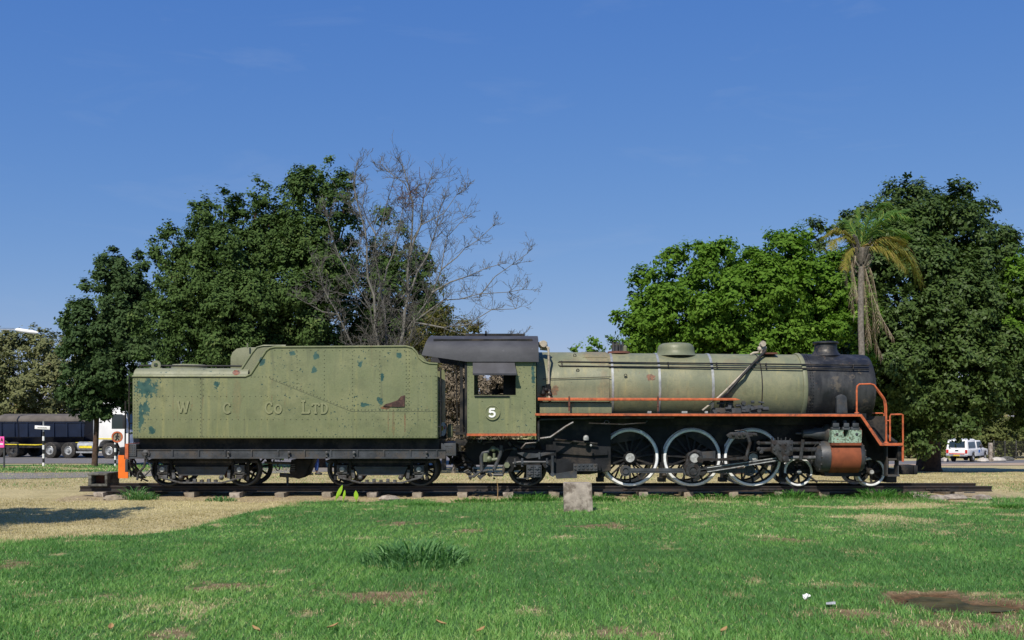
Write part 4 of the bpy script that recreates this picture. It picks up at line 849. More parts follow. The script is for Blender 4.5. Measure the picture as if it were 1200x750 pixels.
for i in range(2):
    for j in range(5): b.box(X(618+i*8.3, yt), X(618+i*8.3+6.8, yt), yt-.02, yt+.1, Z(547.2+j*2.9, yt), Z(545.2+j*2.9, yt))
    for j in range(2): b.lathe([(-.05, .001), (-.045, .035), (0, .04)], (X(620.5+i*9, yt), yt, Z(548.5+j*6.5, yt)), 'y', 8)
b.box(X(617, yt), X(634.5, yt), yt+.02, yt+.2, Z(560, yt), Z(545, yt)); b.tube([(X(605.5, yt), yt, Z(560.3, yt)), (X(620, yt), yt, Z(560.8, yt))], .014, 6)
b.build('trailing_axle_box', 'frame_grey', lo)
b = MB(); b.prism(sc([(600, 528), (652, 528), (652, 545), (660, 557), (645, 558), (636, 545), (604, 545), (600, 553), (590, 553), (588, 548)]), 23.58, 23.66); b.build('trailing_truck_frame', 'black_paint', lo, smooth=0)
# under-cab injectors and pipework
yi = 23.5; P = lambda a, b_, y=yi: (X(a, y), y, Z(b_, y))
b = MB(); b.tube([P(564.5, 552), P(564, 535), P(566, 531), P(573, 529)], .045, 9); b.tube([P(587.5, 522), P(586.5, 532), P(583, 541), P(579, 550)], .045, 9); b.tube([P(578, 556.5), P(589, 556.5), P(590, 553), P(591, 546), P(596, 541)], .038, 8)
b.tube([P(549, 558.5), P(556, 558), P(562, 553), P(572, 551)], .03, 7); b.tube([P(560, 557), P(564, 561)], .035, 7)
b.build('injector_pipe', 'frame_grey', lo)
b = MB(); b.tube([P(569, 531), P(569, 541)], .06, 9); b.tube([P(571, 529), P(578, 524.5), P(584, 527), P(587, 532)], .028, 7); b.tube([P(570, 539.5), P(583, 538)], .038, 8); b.ball(P(578, 526), .07, 6); b.ball(P(573, 538), .075, 7); b.tube([P(579, 531), P(579, 537)], .03, 7); b.lathe([(-.04, .001), (-.04, .07), (.0, .07)], P(594, 545, 23.35), 'y', 6)
b.build('injector', 'dome_paint', lo, kind='stuff')
b = MB(); rr = random.Random(11)
for i in range(26):
    a, c_ = rr.uniform(549, 578), rr.uniform(547, 560); p0 = P(a, c_, 23.5+rr.random()*.5); b.tube([p0, (p0[0]+rr.uniform(-.12, .12), p0[1], p0[2]+rr.uniform(-.08, .1))], rr.uniform(.015, .045), 6)
for i in range(16):
    a, c_ = rr.uniform(552, 622), rr.uniform(513, 526); p0 = P(a, c_, 23.6+rr.random()*.4); b.tube([p0, (p0[0]+rr.uniform(-.3, .3), p0[1], p0[2]+rr.uniform(-.1, .05))], rr.uniform(.015, .04), 6)
for a in (549.5, 560): b.tube([P(a, 514), P(a+.5, 518), P(a+3, 519), P(a+4.5, 515)], .015, 6)
b.build('pipe_fittings', 'greasy_grey', lo, kind='stuff')
b = MB(); b.box(X(545, 23.9), X(600, 23.9), 23.95, 25.1, Z(545, 23.9), Z(516, 23.9)); b.prism([(X(590, 24), Z(516, 24)), (X(640, 24), Z(516, 24)), (X(640, 24), Z(545, 24)), (X(600, 24), Z(552, 24)), (X(590, 24), Z(545, 24))], 23.9, 25.2); b.build('rear_frame', 'black_paint', lo, bevel=.01, smooth=0)
b = MB(); rr = random.Random(4)
for i in range(22):
    p0 = P(rr.uniform(534, 552), rr.uniform(534, 552), 24+rr.random()*.6); b.tube([p0, (p0[0]+rr.uniform(-.25, .25), p0[1]-.1, p0[2]+rr.uniform(-.12, .12)), (p0[0]+rr.uniform(-.3, .3), p0[1]-.1, p0[2]+rr.uniform(-.2, .12))], rr.uniform(.02, .05), 6)
b.box(X(533, 24.2), X(556, 24.2), 24.2, 24.9, Z(547, 24.2), Z(530, 24.2)); b.build('drawbar_gear', 'black_paint', lo)
# rods
def rod(p, q_, y, w, d, mat, name, boss=(.11, .11), n=18):
    b = MB(); b.bar((p[0], y, p[1]), (q_[0], y, q_[1]), d, w)
    b.bar((p[0], y-.012, p[1]), (q_[0], y-.012, q_[1]), d*.9, w*.35)
    for c, r_ in ((p, boss[0]), (q_, boss[1])):
        b.lathe([(-d/2-.01, .001), (-d/2-.01, r_*.45), (-d/2-.035, r_*.5), (-d/2-.035, r_*.62), (-d/2-.01, r_*.64), (-d/2-.01, r_), (d/2, r_)], (c[0], y, c[1]), 'y', n)
    return b.build(name, mat, lo)
yr_ = 23.70; cp = [(X(733, yr_), Z(551.5, yr_)), (X(796, yr_), Z(551.5, yr_)), (X(869, yr_), Z(551.5, yr_))]
offx, offz = cp[0][0]-WX[0], cp[0][1]-WR; cp = [(x+offx, WR+offz) for x in WX]
rod(cp[0], cp[1], yr_, .11, .05, 'frame_grey', 'coupling_rod', (.13, .13)); rod((cp[1][0]+.001, cp[1][1]), cp[2], yr_+.03, .11, .05, 'frame_grey', 'coupling_rod', (.10, .13))
ch = (X(919, 23.5), Z(537.5, 23.5)); big = (X(811, 23.55), Z(551.5, 23.55))
rod((cp[1][0]+.08, cp[1][1]+.01), ch, 23.56, .1, .06, 'motion_steel', 'connecting_rod', (.17, .1))
mb_ = MB(); mb_.bar((cp[1][0]+.4, 23.515, cp[1][1]+.075), (ch[0]-.1, 23.515, ch[1]+.025), .02, .018); mb_.bar((cp[1][0]+.4, 23.515, cp[1][1]-.02), (ch[0]-.1, 23.515, ch[1]-.03), .02, .018); mb_.build('rod_flutes', 'pale_grey_cap', lo)
# return crank
b = MB(); b.prism([(cp[1][0]-.06, cp[1][1]-.08), (cp[1][0]+.12, cp[1][1]-.13), (WX[1]+.22, WR-.06), (WX[1]+.16, WR+.16), (WX[1]+.02, WR+.2), (WX[1]-.13, WR+.12), (cp[1][0]-.12, cp[1][1]+.08)], 23.62, 23.68)
b.lathe([(-.09, .001), (-.09, .1), (0, .11)], (cp[1][0]+.3, 23.62, cp[1][1]-.01), 'y', 16); b.lathe([(-.02, .14), (0, .15)], (WX[1], 23.62, WR), 'y', 24); b.build('return_crank', 'motion_steel', lo, bevel=.008)
b = MB(); b.bar((WX[1]+.1, 23.46, WR-.02), (X(866, 23.46), 23.46, Z(539, 23.46)), .03, .06); b.lathe([(-.04, .001), (-.04, .07), (.03, .07)], (WX[1]+.1, 23.46, WR-.02), 'y', 12); b.build('eccentric_rod', 'motion_steel', lo)
b = MB(); b.prism([(X(825, 23.5), Z(530, 23.5)), (X(842, 23.5), Z(529, 23.5)), (X(842, 23.5), Z(540, 23.5)), (X(838, 23.5), Z(542, 23.5)), (X(820, 23.5), Z(535, 23.5))], 23.86, 23.9); b.build('frame_stay', 'frame_grey', lo)
# expansion link
yl = 23.42; Q = lambda a, b_, y=yl: (X(a, y), y, Z(b_, y))
b = MB(); b.prism([Q(a, c)[::2] for a, c in ((851, 510), (856, 506.5), (873, 506.5), (887, 507.5), (888, 511), (876, 512), (872, 514.5), (855, 514))], yl, yl+.07)
for px, py in ((859, 509.5), (866.5, 510), (872, 509), (884, 509)): b.lathe([(-.03, .001), (-.03, .035), (0, .04)], Q(px, py), 'y', 10)
b.build('link_bracket', 'motion_steel', lo, bevel=.01)
b = MB(); pth = [Q(876.5, 512), Q(879, 519), Q(877, 526), Q(875, 535)]; b.tube(pth, .04, 8); b.tube([Q(861, 505), Q(870, 504), Q(875, 506)], .014, 5); b.lathe([(-.04, .001), (-.04, .06), (.03, .06)], Q(873.5, 537), 'y', 12); b.build('expansion_link', 'motion_steel', lo)
MB().bar(Q(845, 538.5), Q(873, 536.5), .04, .06).build('link_rod', 'motion_steel', lo)
# guide bars, crosshead, piston rod
yg = 23.45; gbar = MB(); 
for (a, c) in ((519.2, 3), (526.6, 4.6)): gbar.box(X(887, yg), X(962, yg), yg, yg+.09, Z(a+c/2, yg), Z(a-c/2, yg))
for px, py in ((889, 519), (889, 526), (892, 530)): gbar.lathe([(-.03, .001), (-.03, .045), (0, .05)], (X(px, yg), yg, Z(py, yg)), 'y', 10)
gbar.build('guide_bars', 'motion_steel', lo, bevel=.008)
b = MB(); b.prism([(X(a, yg-.05), Z(c, yg-.05)) for a, c in ((904, 516), (929, 516), (929, 533), (922, 535), (925, 541), (914, 541), (910, 534), (904, 530))], yg-.07, yg+.1)
for i, px in enumerate((905, 908, 911.5, 915, 920, 925)): b.tube([(X(px, yg), yg-.03, Z(516, yg)), (X(px-1+i*.4, yg), yg-.03, Z(512.3+(i % 2)*1.5, yg))], .016, 5)
for i in range(8): b.lathe([(-.02, .001), (-.02, .022), (0, .024)], (X(906.5+(i % 4)*6.5, yg), yg-.07, Z(520.5+(i//4)*7, yg)), 'y', 8)
b.lathe([(-.06, .001), (-.06, .07), (0, .09)], (ch[0], yg-.07, ch[1]), 'y', 16); b.build('crosshead', 'motion_steel', lo, bevel=.006)
MB().lathe([(0, .045), (X(972, yg)-X(925, yg), .045)], (X(925, yg), 23.5, Z(536.5, yg)), 'x', 12).build('piston_rod', 'greasy_grey', lo)
MB().bar((X(941, 23.42), 23.42, Z(515, 23.42)), (X(938, 23.42), 23.42, Z(539, 23.42)), .03, .07).build('combination_lever', 'motion_steel', lo)
# valve spindle casing
b = MB(); o_ = (0, 23.62, Z(508, 23.5)); b.lathe([(X(934, 23.5), .02), (X(942, 23.5), .02), (X(942, 23.5), .09), (X(952, 23.5), .10), (X(957, 23.5), .13), (X(966, 23.5), .15), (X(969, 23.5), .22), (X(975, 23.5), .22)], o_, 'x', 20); b.build('valve_spindle_casing', 'frame_grey', lo)
b = MB()
for a in range(0, 360, 45): b.lathe([(0, .02), (-.02, .001)], (X(969, 23.5), 23.62+.17*math.cos(R(a)), Z(508, 23.5)+.17*math.sin(R(a))), 'x', 6)
b.build('casing_bolts', 'greasy_grey', lo, kind='stuff')
# cylinder block
yc_ = 23.62; ccz = Z(535.8, 23.3); c0, c1 = X(974.5, 23.25), X(1009.5, 23.25); cr = .385
b = MB(); b.lathe([(c0, cr), (c1, cr)], (0, yc_, ccz), 'x', 40, a0=R(120), a1=R(262)); b.prism([(yc_-cr*.72, ccz+cr*.7), (yc_-.37, ccz+.27), (yc_-.372, Z(518.5, 23.25)), (yc_-.33, Z(518.5, 23.25))], c0, c1, 'x'); 
cyl = b.build('cylinder_jacket', 'rust_red', lo)
b = MB(); b.lathe([(c0+.005, cr-.006), (c1-.005, cr-.006)], (0, yc_, ccz), 'x', 40); b.lathe([(c0-.30, .001), (c0-.30, .2), (c0-.26, .26), (c0-.2, .34), (c0-.1, .365), (c0, .375)], (0, yc_, ccz), 'x', 36); b.lathe([(c1, .375), (c1+.05, .365), (c1+.11, .33), (c1+.12, .001)], (0, yc_, ccz), 'x', 36); b.build('cylinder', 'frame_grey', lo)
b = MB(); b.lathe([(c0-.315, .001), (c0-.31, .08), (c0-.25, .09)], (0, yc_, ccz), 'x', 16)
for a in range(0, 360, 30):
    b.lathe([(0, .022), (.025, .022), (.026, .001)], (c1+.115, yc_+.29*math.cos(R(a)), ccz+.29*math.sin(R(a))), 'x', 6); b.lathe([(0, .022), (-.03, .022), (-.031, .001)], (c0-.19, yc_+.33*math.cos(R(a)), ccz+.33*math.sin(R(a))), 'x', 6)
b.build('cylinder_bolts', 'greasy_grey', lo, kind='stuff')
zc0, zc1 = Z(518.8, 23.25), Z(504, 23.25); xm = (c0+c1)/2
b = MB(); b.prism([(c0, zc0), (c1, zc0), (c1, zc1), (xm+.075, zc1), (xm+.06, zc0+.16), (xm+.03, zc0+.12), (xm-.03, zc0+.12), (xm-.06, zc0+.16), (xm-.075, zc1), (c0, zc1)], 23.245, 23.9); b.build('steam_chest', 'mint_flaking', lo, smooth=0)
b = MB()
for dx in (-.22, .23): b.lathe([(-.02, .001), (-.02, .03), (0, .035)], (xm+dx, 23.245, (zc0+zc1)/2+.05), 'y', 10)
for dx, w in ((-.22, .1), (.02, .085), (.23, .1)): b.box(xm+dx-w, xm+dx+w, 23.32, 23.6, zc1, zc1+.07); b.box(xm+dx-w*.7, xm+dx+w*.7, 23.3, 23.5, zc1+.07, zc1+.16); b.lathe([(0, .06), (.06, .05), (.07, .001)], (xm+dx, 23.42, zc1+.16), 'z', 10)
b.build('drain_valves', 'frame_grey', lo, bevel=.01)
b = MB(); b.lathe([(0, .24), (.06, .24), (.09, .16), (.1, .001)], (c1, 23.62, Z(508, 23.5)), 'x', 20); b.build('steam_chest_cover', 'rust_dark', lo); 
b = MB(); b.prism([(c0-.1, Z(553, 23.6)), (c1+.1, Z(553, 23.6)), (c1+.05, Z(558, 23.6)), (c0-.05, Z(558, 23.6))], 23.5, 23.9); b.tube([(c0-.5, 23.5, .3), (c0-.25, 23.5, .12)], .025, 6); b.tube([(c0-.4, 23.55, .15), (c1+.2, 23.55, .13)], .015, 6); b.build('drain_pipes', 'black_paint', lo)
MB().box(X(975, 24), X(1010, 24), 23.7, 25.4, .6, 1.7).build('saddle', 'black_paint', lo)
# other cylinder on the far side
b = MB(); b.lathe([(c0-.2, .001), (c0-.2, .36), (c1+.1, .37), (c1+.1, .001)], (0, 2*YC-yc_, ccz), 'x', 30); b.box(c0, c1, 25.2, 25.85, zc0, zc1); b.build('cylinder', 'rust_red', lo)
# bogie wheels
for px in (936, 1021):
    x = X(px, 23.9)
    for near in (True, False): railwheel(lo, x, .335, .335, 8, 'white_tyre', near, 'bogie_wheel', hubr=.085, ring=.05, spw=.045)
    disc_axle(lo, x, .335); MB().lathe([(-.008, .001), (-.008, .05)], (x, 23.865, .335), 'y', 14).build('axle_end', 'pale_grey_cap', lo)
b = MB(); b.box(X(920, 24.1), X(1040, 24.1), 24.02, 24.07, .3, .72); b.box(X(955, 24.1), X(1000, 24.1), 24.02, 25.1, .25, .62); b.build('bogie_frame', 'black_paint', lo)
# front steps, beam, coupler
ys_ = 23.35; b = MB(); b.box(X(1041, ys_), X(1056, ys_), ys_, ys_+.3, Z(539, ys_), Z(537.2, ys_)); b.box(X(1040.5, ys_), X(1054.5, ys_), ys_, ys_+.3, Z(558.5, ys_), Z(556.5, ys_)); b.box(X(1040, ys_), X(1041.3, ys_), ys_+.05, ys_+.25, Z(558, ys_), Z(523, ys_)); b.box(X(1053, ys_), X(1054.3, ys_), ys_+.05, ys_+.25, Z(558, ys_), Z(523, ys_)); b.build('step_ladder', 'frame_grey', lo)
MB().box(X(1050, 23.4), X(1056.5, 23.4), 23.3, 25.8, Z(540, 23.4), Z(523.5, 23.4)).build('front_beam', 'black_paint', lo, bevel=.01)
b = MB(); b.box(X(1054, 24.4), X(1073, 24.4), 24.35, 24.8, Z(556, 24.4), Z(545, 24.4)); b.box(X(1069, 24.4), X(1074, 24.4), 24.3, 24.85, Z(556, 24.4), Z(545, 24.4)); b.build('front_coupler', 'black_paint', lo, bevel=.04)
b = MB(); b.box(X(1040, 23.9), X(1052, 23.9), 23.95, 25.1, .08, .4); b.build('guard_iron', 'black_paint', lo, bevel=.02)
# orange front handrails
def orail(path, Y, r=.022, name='orange_handrail'): 
    return MB().tube([(X(a, Y), Y, Z(c, Y)) for a, c in path], r, 8).build(name, 'orange_paint', lo)
orail([(1004, 485), (1004, 456), (1004.7, 452.5), (1007, 450.3), (1020, 450), (1024, 451), (1026.5, 454), (1035.5, 466), (1037.5, 470), (1038.5, 476), (1038.5, 519)], 23.25, .021)
orail([(1043, 517), (1043, 488), (1043.8, 485.8), (1056, 485.6), (1058, 486), (1058.2, 519)], 23.22, .02); orail([(1058, 522), (1058, 541)], 23.22, .026)
orail([(1018.5, 484.2), (1034, 484.2), (1035.8, 485), (1036, 512)], 24.9, .016); orail([(1043.5, 493), (1037, 493)], 23.3, .014); 
orail([(1004, 485), (1004, 456), (1006, 451), (1020, 450.5), (1026, 455), (1035.5, 468), (1037, 478), (1037, 519)], 25.8, .02)
b = MB(); 
for px in (1004, 1038.5): b.lathe([(0, .055), (.03, .05), (.04, .001)], (X(px, 23.25), 23.25, Z(484.6 if px < 1010 else 519.3, 23.25)), 'z', 12)
b.build('handrail_foot', 'orange_paint', lo)
b = MB(); b.tube([(X(1017, 24.5), 24.5, Z(488, 24.5)), (X(1040, 24.5), 24.5, Z(512, 24.5)), (X(1050, 24.5), 24.5, Z(519, 24.5))], .05, 8); b.lathe([(-.05, .001), (-.05, .1), (.0, .11)], (X(1019.5, 23.8), 23.85, Z(512.5, 23.8)), 'y', 16); b.build('frame_brace', 'black_paint', lo)
# ---- fittings on top: fountain valve by cab, clack valves with diagonal pipes
yv = 23.9; V = lambda a, c, y=yv: (X(a, y), y, Z(c, y))
b = MB(); b.ball(V(635, 404), .09, 8); b.ball(V(638.5, 407), .07, 7); b.tube([V(631, 402.5), V(640, 402), V(641, 410)], .035, 8); b.lathe([(-.05, .001), (-.05, .08), (0, .085)], V(637, 403, 23.82), 'y', 9); b.tube([V(633, 408), V(644, 409)], .045, 8); b.build('steam_fountain', 'pipe_pale', lo)
b = MB(); yq = 23.62; V2 = lambda a, c: V(a, c, yq); b.tube([V(640, 406), V2(642.5, 408), V2(643, 414), V2(643, 450), V2(644, 470), V2(644.5, 487)], .026, 8); b.build('delivery_pipe', 'pipe_pale', lo)
b = MB(); b.tube([V2(642.5, 450), V2(643, 456)], .05, 8); b.ball(V2(640, 457), .06, 7); b.ball(V2(636.5, 461), .06, 7); b.tube([V2(637, 452), V2(637, 464)], .03, 7); b.tube([V2(634.5, 459), V2(646, 458)], .03, 7); b.ball(V2(644.5, 462), .05, 6); b.build('check_valve', 'black_paint', lo)
cv = on_boiler(893, 412, .0); yk = 24.3; K = lambda a, c, y=yk: (X(a, y), y, Z(c, y))
b = MB(); b.tube([K(893, 414), K(893, 406)], .06, 9); b.ball(K(893, 404.5), .075, 8); b.ball(K(891, 409), .07, 7); b.tube([K(888, 408), K(898, 408)], .04, 8); b.lathe([(-.04, .001), (-.04, .07), (0, .075)], K(894, 403, 24.22), 'y', 8); b.tube([K(893, 402), K(893, 399.8)], .03, 6); b.tube([K(889, 413), K(883, 413.5), K(879, 416)], .025, 6); b.build('clack_valve', 'pipe_pale', lo)
d0 = on_boiler(897, 412, .05); d1 = on_boiler(876, 432, .05); d2 = on_boiler(848, 460, .07); d3 = (X(823, 23.4), 23.4, Z(481, 23.4))
mb1 = MB().tube([K(897, 407), d0, d1, d2, (X(838, 23.5), 23.5, Z(469, 23.5)), d3], .022, 8); mb1.build('feed_pipe', 'pipe_pale', lo)
e0 = on_boiler(897, 411, .12); e1 = on_boiler(872, 438, .12); MB().tube([K(893, 412), e0, e1, on_boiler(852, 461, .06), (X(846, 23.5), 23.5, Z(466, 23.5)), (X(843, 23.5), 23.5, Z(484, 23.5))], .034, 8).build('feed_pipe', 'black_paint', lo)
MB().box(X(893, 24.3), X(909, 24.3), 24.1, 24.4, BZ+.815, BZ+.85).build('top_bracket', 'rust_dark', lo)
b = MB(); rr = random.Random(6)
for i in range(40):
    p0 = (X(rr.uniform(834, 892), 23.5), 23.42+rr.random()*.15, Z(rr.uniform(471, 483), 23.5)); 
    if i % 3: b.tube([p0, (p0[0]+rr.uniform(.05, .22), p0[1], p0[2]+rr.uniform(-.02, .02))], rr.uniform(.02, .06), 7)
    else: b.lathe([(-.04, .001), (-.04, .05), (.04, .05)], p0, 'y', 8)
b.box(X(838, 23.5), X(890, 23.5), 23.45, 23.6, Z(484, 23.5), Z(478, 23.5)); b.build('lubricator_pump', 'frame_grey', lo, bevel=0)
b = MB()
for px, w in ((759, 4), (799, 6), (826, 3)): b.box(X(px, 23.4), X(px+w, 23.4), 23.35, 23.5, Z(484.2, 23.4), Z(481.8, 23.4))
b.build('board_fittings', 'pale_grey_cap', lo)
b = MB(); b.lathe([(-.06, .001), (-.06, .03), (0, .03)], (X(751.5, 23.5), 23.6, Z(506, 23.5)), 'y', 10); b.build('oil_cap', 'white_paint', lo)
# ---- cab
CY = 23.2; cx0, cx1 = X(547.5, CY), X(628, CY); z0, z1 = Z(508, CY), Z(421, CY); wx0, wx1 = X(555.5, CY), X(604.5, CY); wz0, wz1 = Z(463, CY), Z(427, CY)
for near, y in ((True, CY), (False, 25.88)):
    b = MB(); b.box(cx0, cx1, y, y+.02, z0, wz0); b.box(cx0, cx1, y, y+.02, wz1, z1); b.box(cx0, wx0, y, y+.02, wz0, wz1); b.box(wx1, cx1, y, y+.02, wz0, wz1); s_ = b.build('cab_side', 'cab_paint', lo, smooth=0)
    b = MB(); f = .018; b.box(wx0-f, wx1+f, y-.006, y+.026, wz0-f, wz0); b.box(wx0-f, wx0, y-.006, y+.026, wz0, wz1); b.box(wx1, wx1+f, y-.006, y+.026, wz0, wz1); b.build('window_frame', 'cab_paint', s_, smooth=0)
b = MB()
def rc(a, c, step=.1): b.rivets((X(a[0], CY), Z(a[1], CY)), (X(c[0], CY), Z(c[1], CY)), CY-.001, step, .01)
rc((549, 425), (549, 505), .1); rc((626, 425), (626, 505), .1); rc((551, 505), (625, 505)); rc((553, 425), (553, 465), .1); rc((607, 424), (607, 465), .1)
for px, py in ((614, 430), (620, 440), (613, 447), (617, 455), (615, 470), (615, 473), (622, 490), (606, 500), (612, 478), (600, 474), (585, 472), (565, 470), (595, 497), (560, 495), (609, 436)): b.rivet(X(px, CY), CY-.001, Z(py, CY), .014)
b.build('cab_rivets', 'rivet_shade_green', lo, kind='stuff')
MB().box(cx0-.01, cx1+.01, CY-.03, CY+.03, Z(510.8, CY), Z(508.1, CY)).build('cab_stripe', 'orange_paint', lo)
# number plate 5
nc = (X(577, CY), Z(483.5, CY)); b = MB(); b.lathe([(0, .17), (-.02, .17), (-.02, .001)], (nc[0], CY, nc[1]), 'y', 32); pl = b.build('number_plate', 'cab_paint', lo)
b = MB(); b.lathe([(-.018, .15), (-.032, .153), (-.032, .17), (-.018, .173)], (nc[0], CY, nc[1]), 'y', 36); b.build('plate_rim', 'letter_paint', pl)
five = [[(.86, .93), (.22, .93)], [(.22, .97), (.15, .50)], [(.13, .52), (.4, .61), (.64, .58), (.84, .42), (.84, .24), (.66, .07), (.42, .03), (.2, .08), (.08, .2)]]
letters(five, nc[0]-.085, nc[0]+.08, nc[1]-.098, nc[1]+.095, .043, CY-.02, .012, 'number_five', pl, 'cab_number_white')
# roof
def roof_sec(y_lo, z_lo, z_top, t=0.):
    s = []
    for i in range(25):
        a = PI*i/24; c = -math.cos(a); s_ = math.sin(a); s.append((YC+c*(YC-y_lo-t), z_lo+(z_top-z_lo-t)*(s_**.62)))
    return s
ex = 22.99+.13; zt = 3.545; zn = 2.86
b = MB(); xs_ = [(X(498, 24.2)+.0, 3.02, 23.25), (X(547, 23.3), zn+.005, ex), (X(631, 23.3), zn-.0, ex)]
rings = []
for (x, zl, yl_) in xs_: rings.append((x, roof_sec(yl_, zl, zt), roof_sec(yl_, zl, zt, .03)))
n_ = 25; vs = []
for x, o_, i_ in rings: vs += [(x+(.16*max(0, math.sin(PI*k/24))**.6 if x < X(540, 23.3) else 0)*1.0, y, z) for k, (y, z) in enumerate(o_)]+[(x+(.16*max(0, math.sin(PI*k/24))**.6 if x < X(540, 23.3) else 0), y, z) for k, (y, z) in enumerate(i_)]
fs = []
for r_ in range(2):
    o = r_*2*n_; p_ = (r_+1)*2*n_
    for k in range(n_-1): fs += [(o+k, o+k+1, p_+k+1, p_+k), (o+n_+k, p_+n_+k, p_+n_+k+1, o+n_+k+1)]
    fs += [(o, p_, p_+n_, o+n_), (o+n_-1, o+2*n_-1, p_+2*n_-1, p_+n_-1)]
for o in (0, 4*n_):
    for k in range(n_-1): fs.append((o+k, o+n_+k, o+n_+k+1, o+k+1))
b.add(vs, fs); rf = b.build('cab_roof', 'roof_grey', lo, smooth=50)
b = MB(); p0 = roof_sec(ex, zn, zt)
yy_ = 23.42; zz_ = np.interp(yy_, [p[0] for p in p0[:13]], [p[1] for p in p0[:13]])
b.box(X(508, 23.4), X(624, 23.4), yy_-.03, yy_+.01, zz_-.01, zz_+.035); b.build('rain_strip', 'black_paint', rf, smooth=0)
b = MB(); b.box(X(546, 24.4), X(615, 24.4), 24.1, 25.0, zt-.03, zt+.035); b.box(X(568.5, 24.2), X(570.5, 24.2), 24.1, 24.13, zt-.05, zt+.1); b.build('roof_vent', 'black_paint', rf)
b = MB(); b.bar((X(506, 23.3), 23.3, Z(412.5, 23.3)), (X(547, 23.2), 23.16, Z(420.5, 23.2)), .03, .08); b.build('roof_edge', 'roof_grey', rf)
# spectacle plate (front) and backhead, floor
fp_ = roof_sec(CY+.02, z1, zt-.05); MB().prism([(CY+.025, z0)]+[(max(CY+.025, min(25.87, y)), z) for y, z in fp_]+[(25.87, z0)], cx1-.05, cx1-.02, 'x').build('cab_front', 'cab_paint', lo, smooth=0)
MB().prism([(YC-.8, 1.25), (YC-.8, 2.7), (YC-.5, 3.05), (YC+.5, 3.05), (YC+.8, 2.7), (YC+.8, 1.25)], X(590, 24.3), cx1-.055, 'x').build('backhead', 'black_paint', lo)
b = MB(); rr = random.Random(9)
for i in range(9): y = rr.uniform(23.9, 25.2); z = rr.uniform(1.9, 2.7); b.tube([(X(590, 24.3), y, z), (X(590, 24.3)-rr.uniform(.1, .35), y, z+rr.uniform(-.1, .1)), (X(590, 24.3)-rr.uniform(.05, .3), y+.1, z+rr.uniform(-.3, .3))], .02, 6)
b.tube([(X(577, 24.3), 24.2, 2.0), (X(578, 24.3), 24.2, 2.15), (X(584, 24.3), 24.2, 2.4)], .025, 6); b.lathe([(0, .12), (.1, .14)], (X(583, 24.3), 24.3, Z(461, 24.3)), 'z', 12); b.build('cab_controls', 'black_paint', lo)
MB().box(X(534, 23.4), cx1-.06, CY+.025, 25.87, z0-.03, z0+.03).build('cab_floor', 'black_paint', lo)
b = MB(); b.box(X(532, 24), X(547, 24), 23.6, 25.5, z0+.05, z0+.08); b.build('fall_plate', 'frame_grey', lo)
# cab doorway posts, door and handrails
b = MB(); b.box(X(539, 23.3), X(542.5, 23.3), 23.26, 23.32, z0-.1, Z(421, 23.3)); b.box(X(544.6, CY), X(547.3, CY), CY+.002, CY+.06, z0-.05, z1+.02); b.build('door_post', 'black_paint', lo)
b = MB(); b.box(X(540, 25.6), X(548, 25.6), 25.6, 25.64, z0, Z(455, 25.6)); b.build('cab_door', 'navy_paint', lo)
b = MB(); b.box(X(534, 23.6), X(545.5, 23.6), 23.5, 23.54, Z(508, 23.6), Z(498, 23.6)); b.build('cab_gate', 'black_paint', lo)
b = MB(); b.tube([(X(536, 23.3), 23.3, Z(498, 23.3)), (X(534.5, 23.3), 23.3, Z(430, 23.3))], .012, 6); b.tube([(X(530, 23.4), 23.4, Z(500.5, 23.4)), (X(547, 23.3), 23.3, Z(502, 23.3))], .014, 6); b.build('grab_rail', 'black_paint', lo)
b = MB(); b.prism(pts([(534, 514), (548, 514), (548, 517), (545, 522), (540, 522), (534, 518)], 23.4), 23.3, 23.34); b.build('cab_step', 'black_paint', lo)
# awning
b = MB(); za, zb_ = Z(422.5, CY-.03), None; ya = CY-.03; yb2 = CY-.24; zb_ = Z(438.6, yb2); 
b.add([(X(554, ya), ya, za), (X(602.5, ya), ya, za), (X(605.8, yb2), yb2, zb_), (X(554, yb2), yb2, zb_), (X(554, ya), ya+.01, za-.015), (X(602.5, ya), ya+.01, za-.015), (X(605.8, yb2), yb2+.01, zb_-.02), (X(554, yb2), yb2+.01, zb_-.02)], [(0, 1, 2, 3), (7, 6, 5, 4), (0, 4, 5, 1), (1, 5, 6, 2), (2, 6, 7, 3), (3, 7, 4, 0)])
aw = b.build('window_awning', 'awning_grey', lo, smooth=0); b = MB(); b.bar((X(554, yb2), yb2, zb_), (X(606, yb2), yb2, zb_), .02, .04); b.bar((X(604, CY), CY, Z(455, CY)), (X(604.5, yb2), yb2+.02, zb_), .012, .012); b.bar((X(556, CY), CY, Z(455, CY)), (X(556, yb2), yb2+.02, zb_), .012, .012); b.build('awning_rim', 'awning_grey', aw)
MB().box(X(556, CY), X(597, CY), CY-.03, CY-.0, Z(465, CY), Z(463.6, CY)).build('arm_rest', 'black_paint', lo)
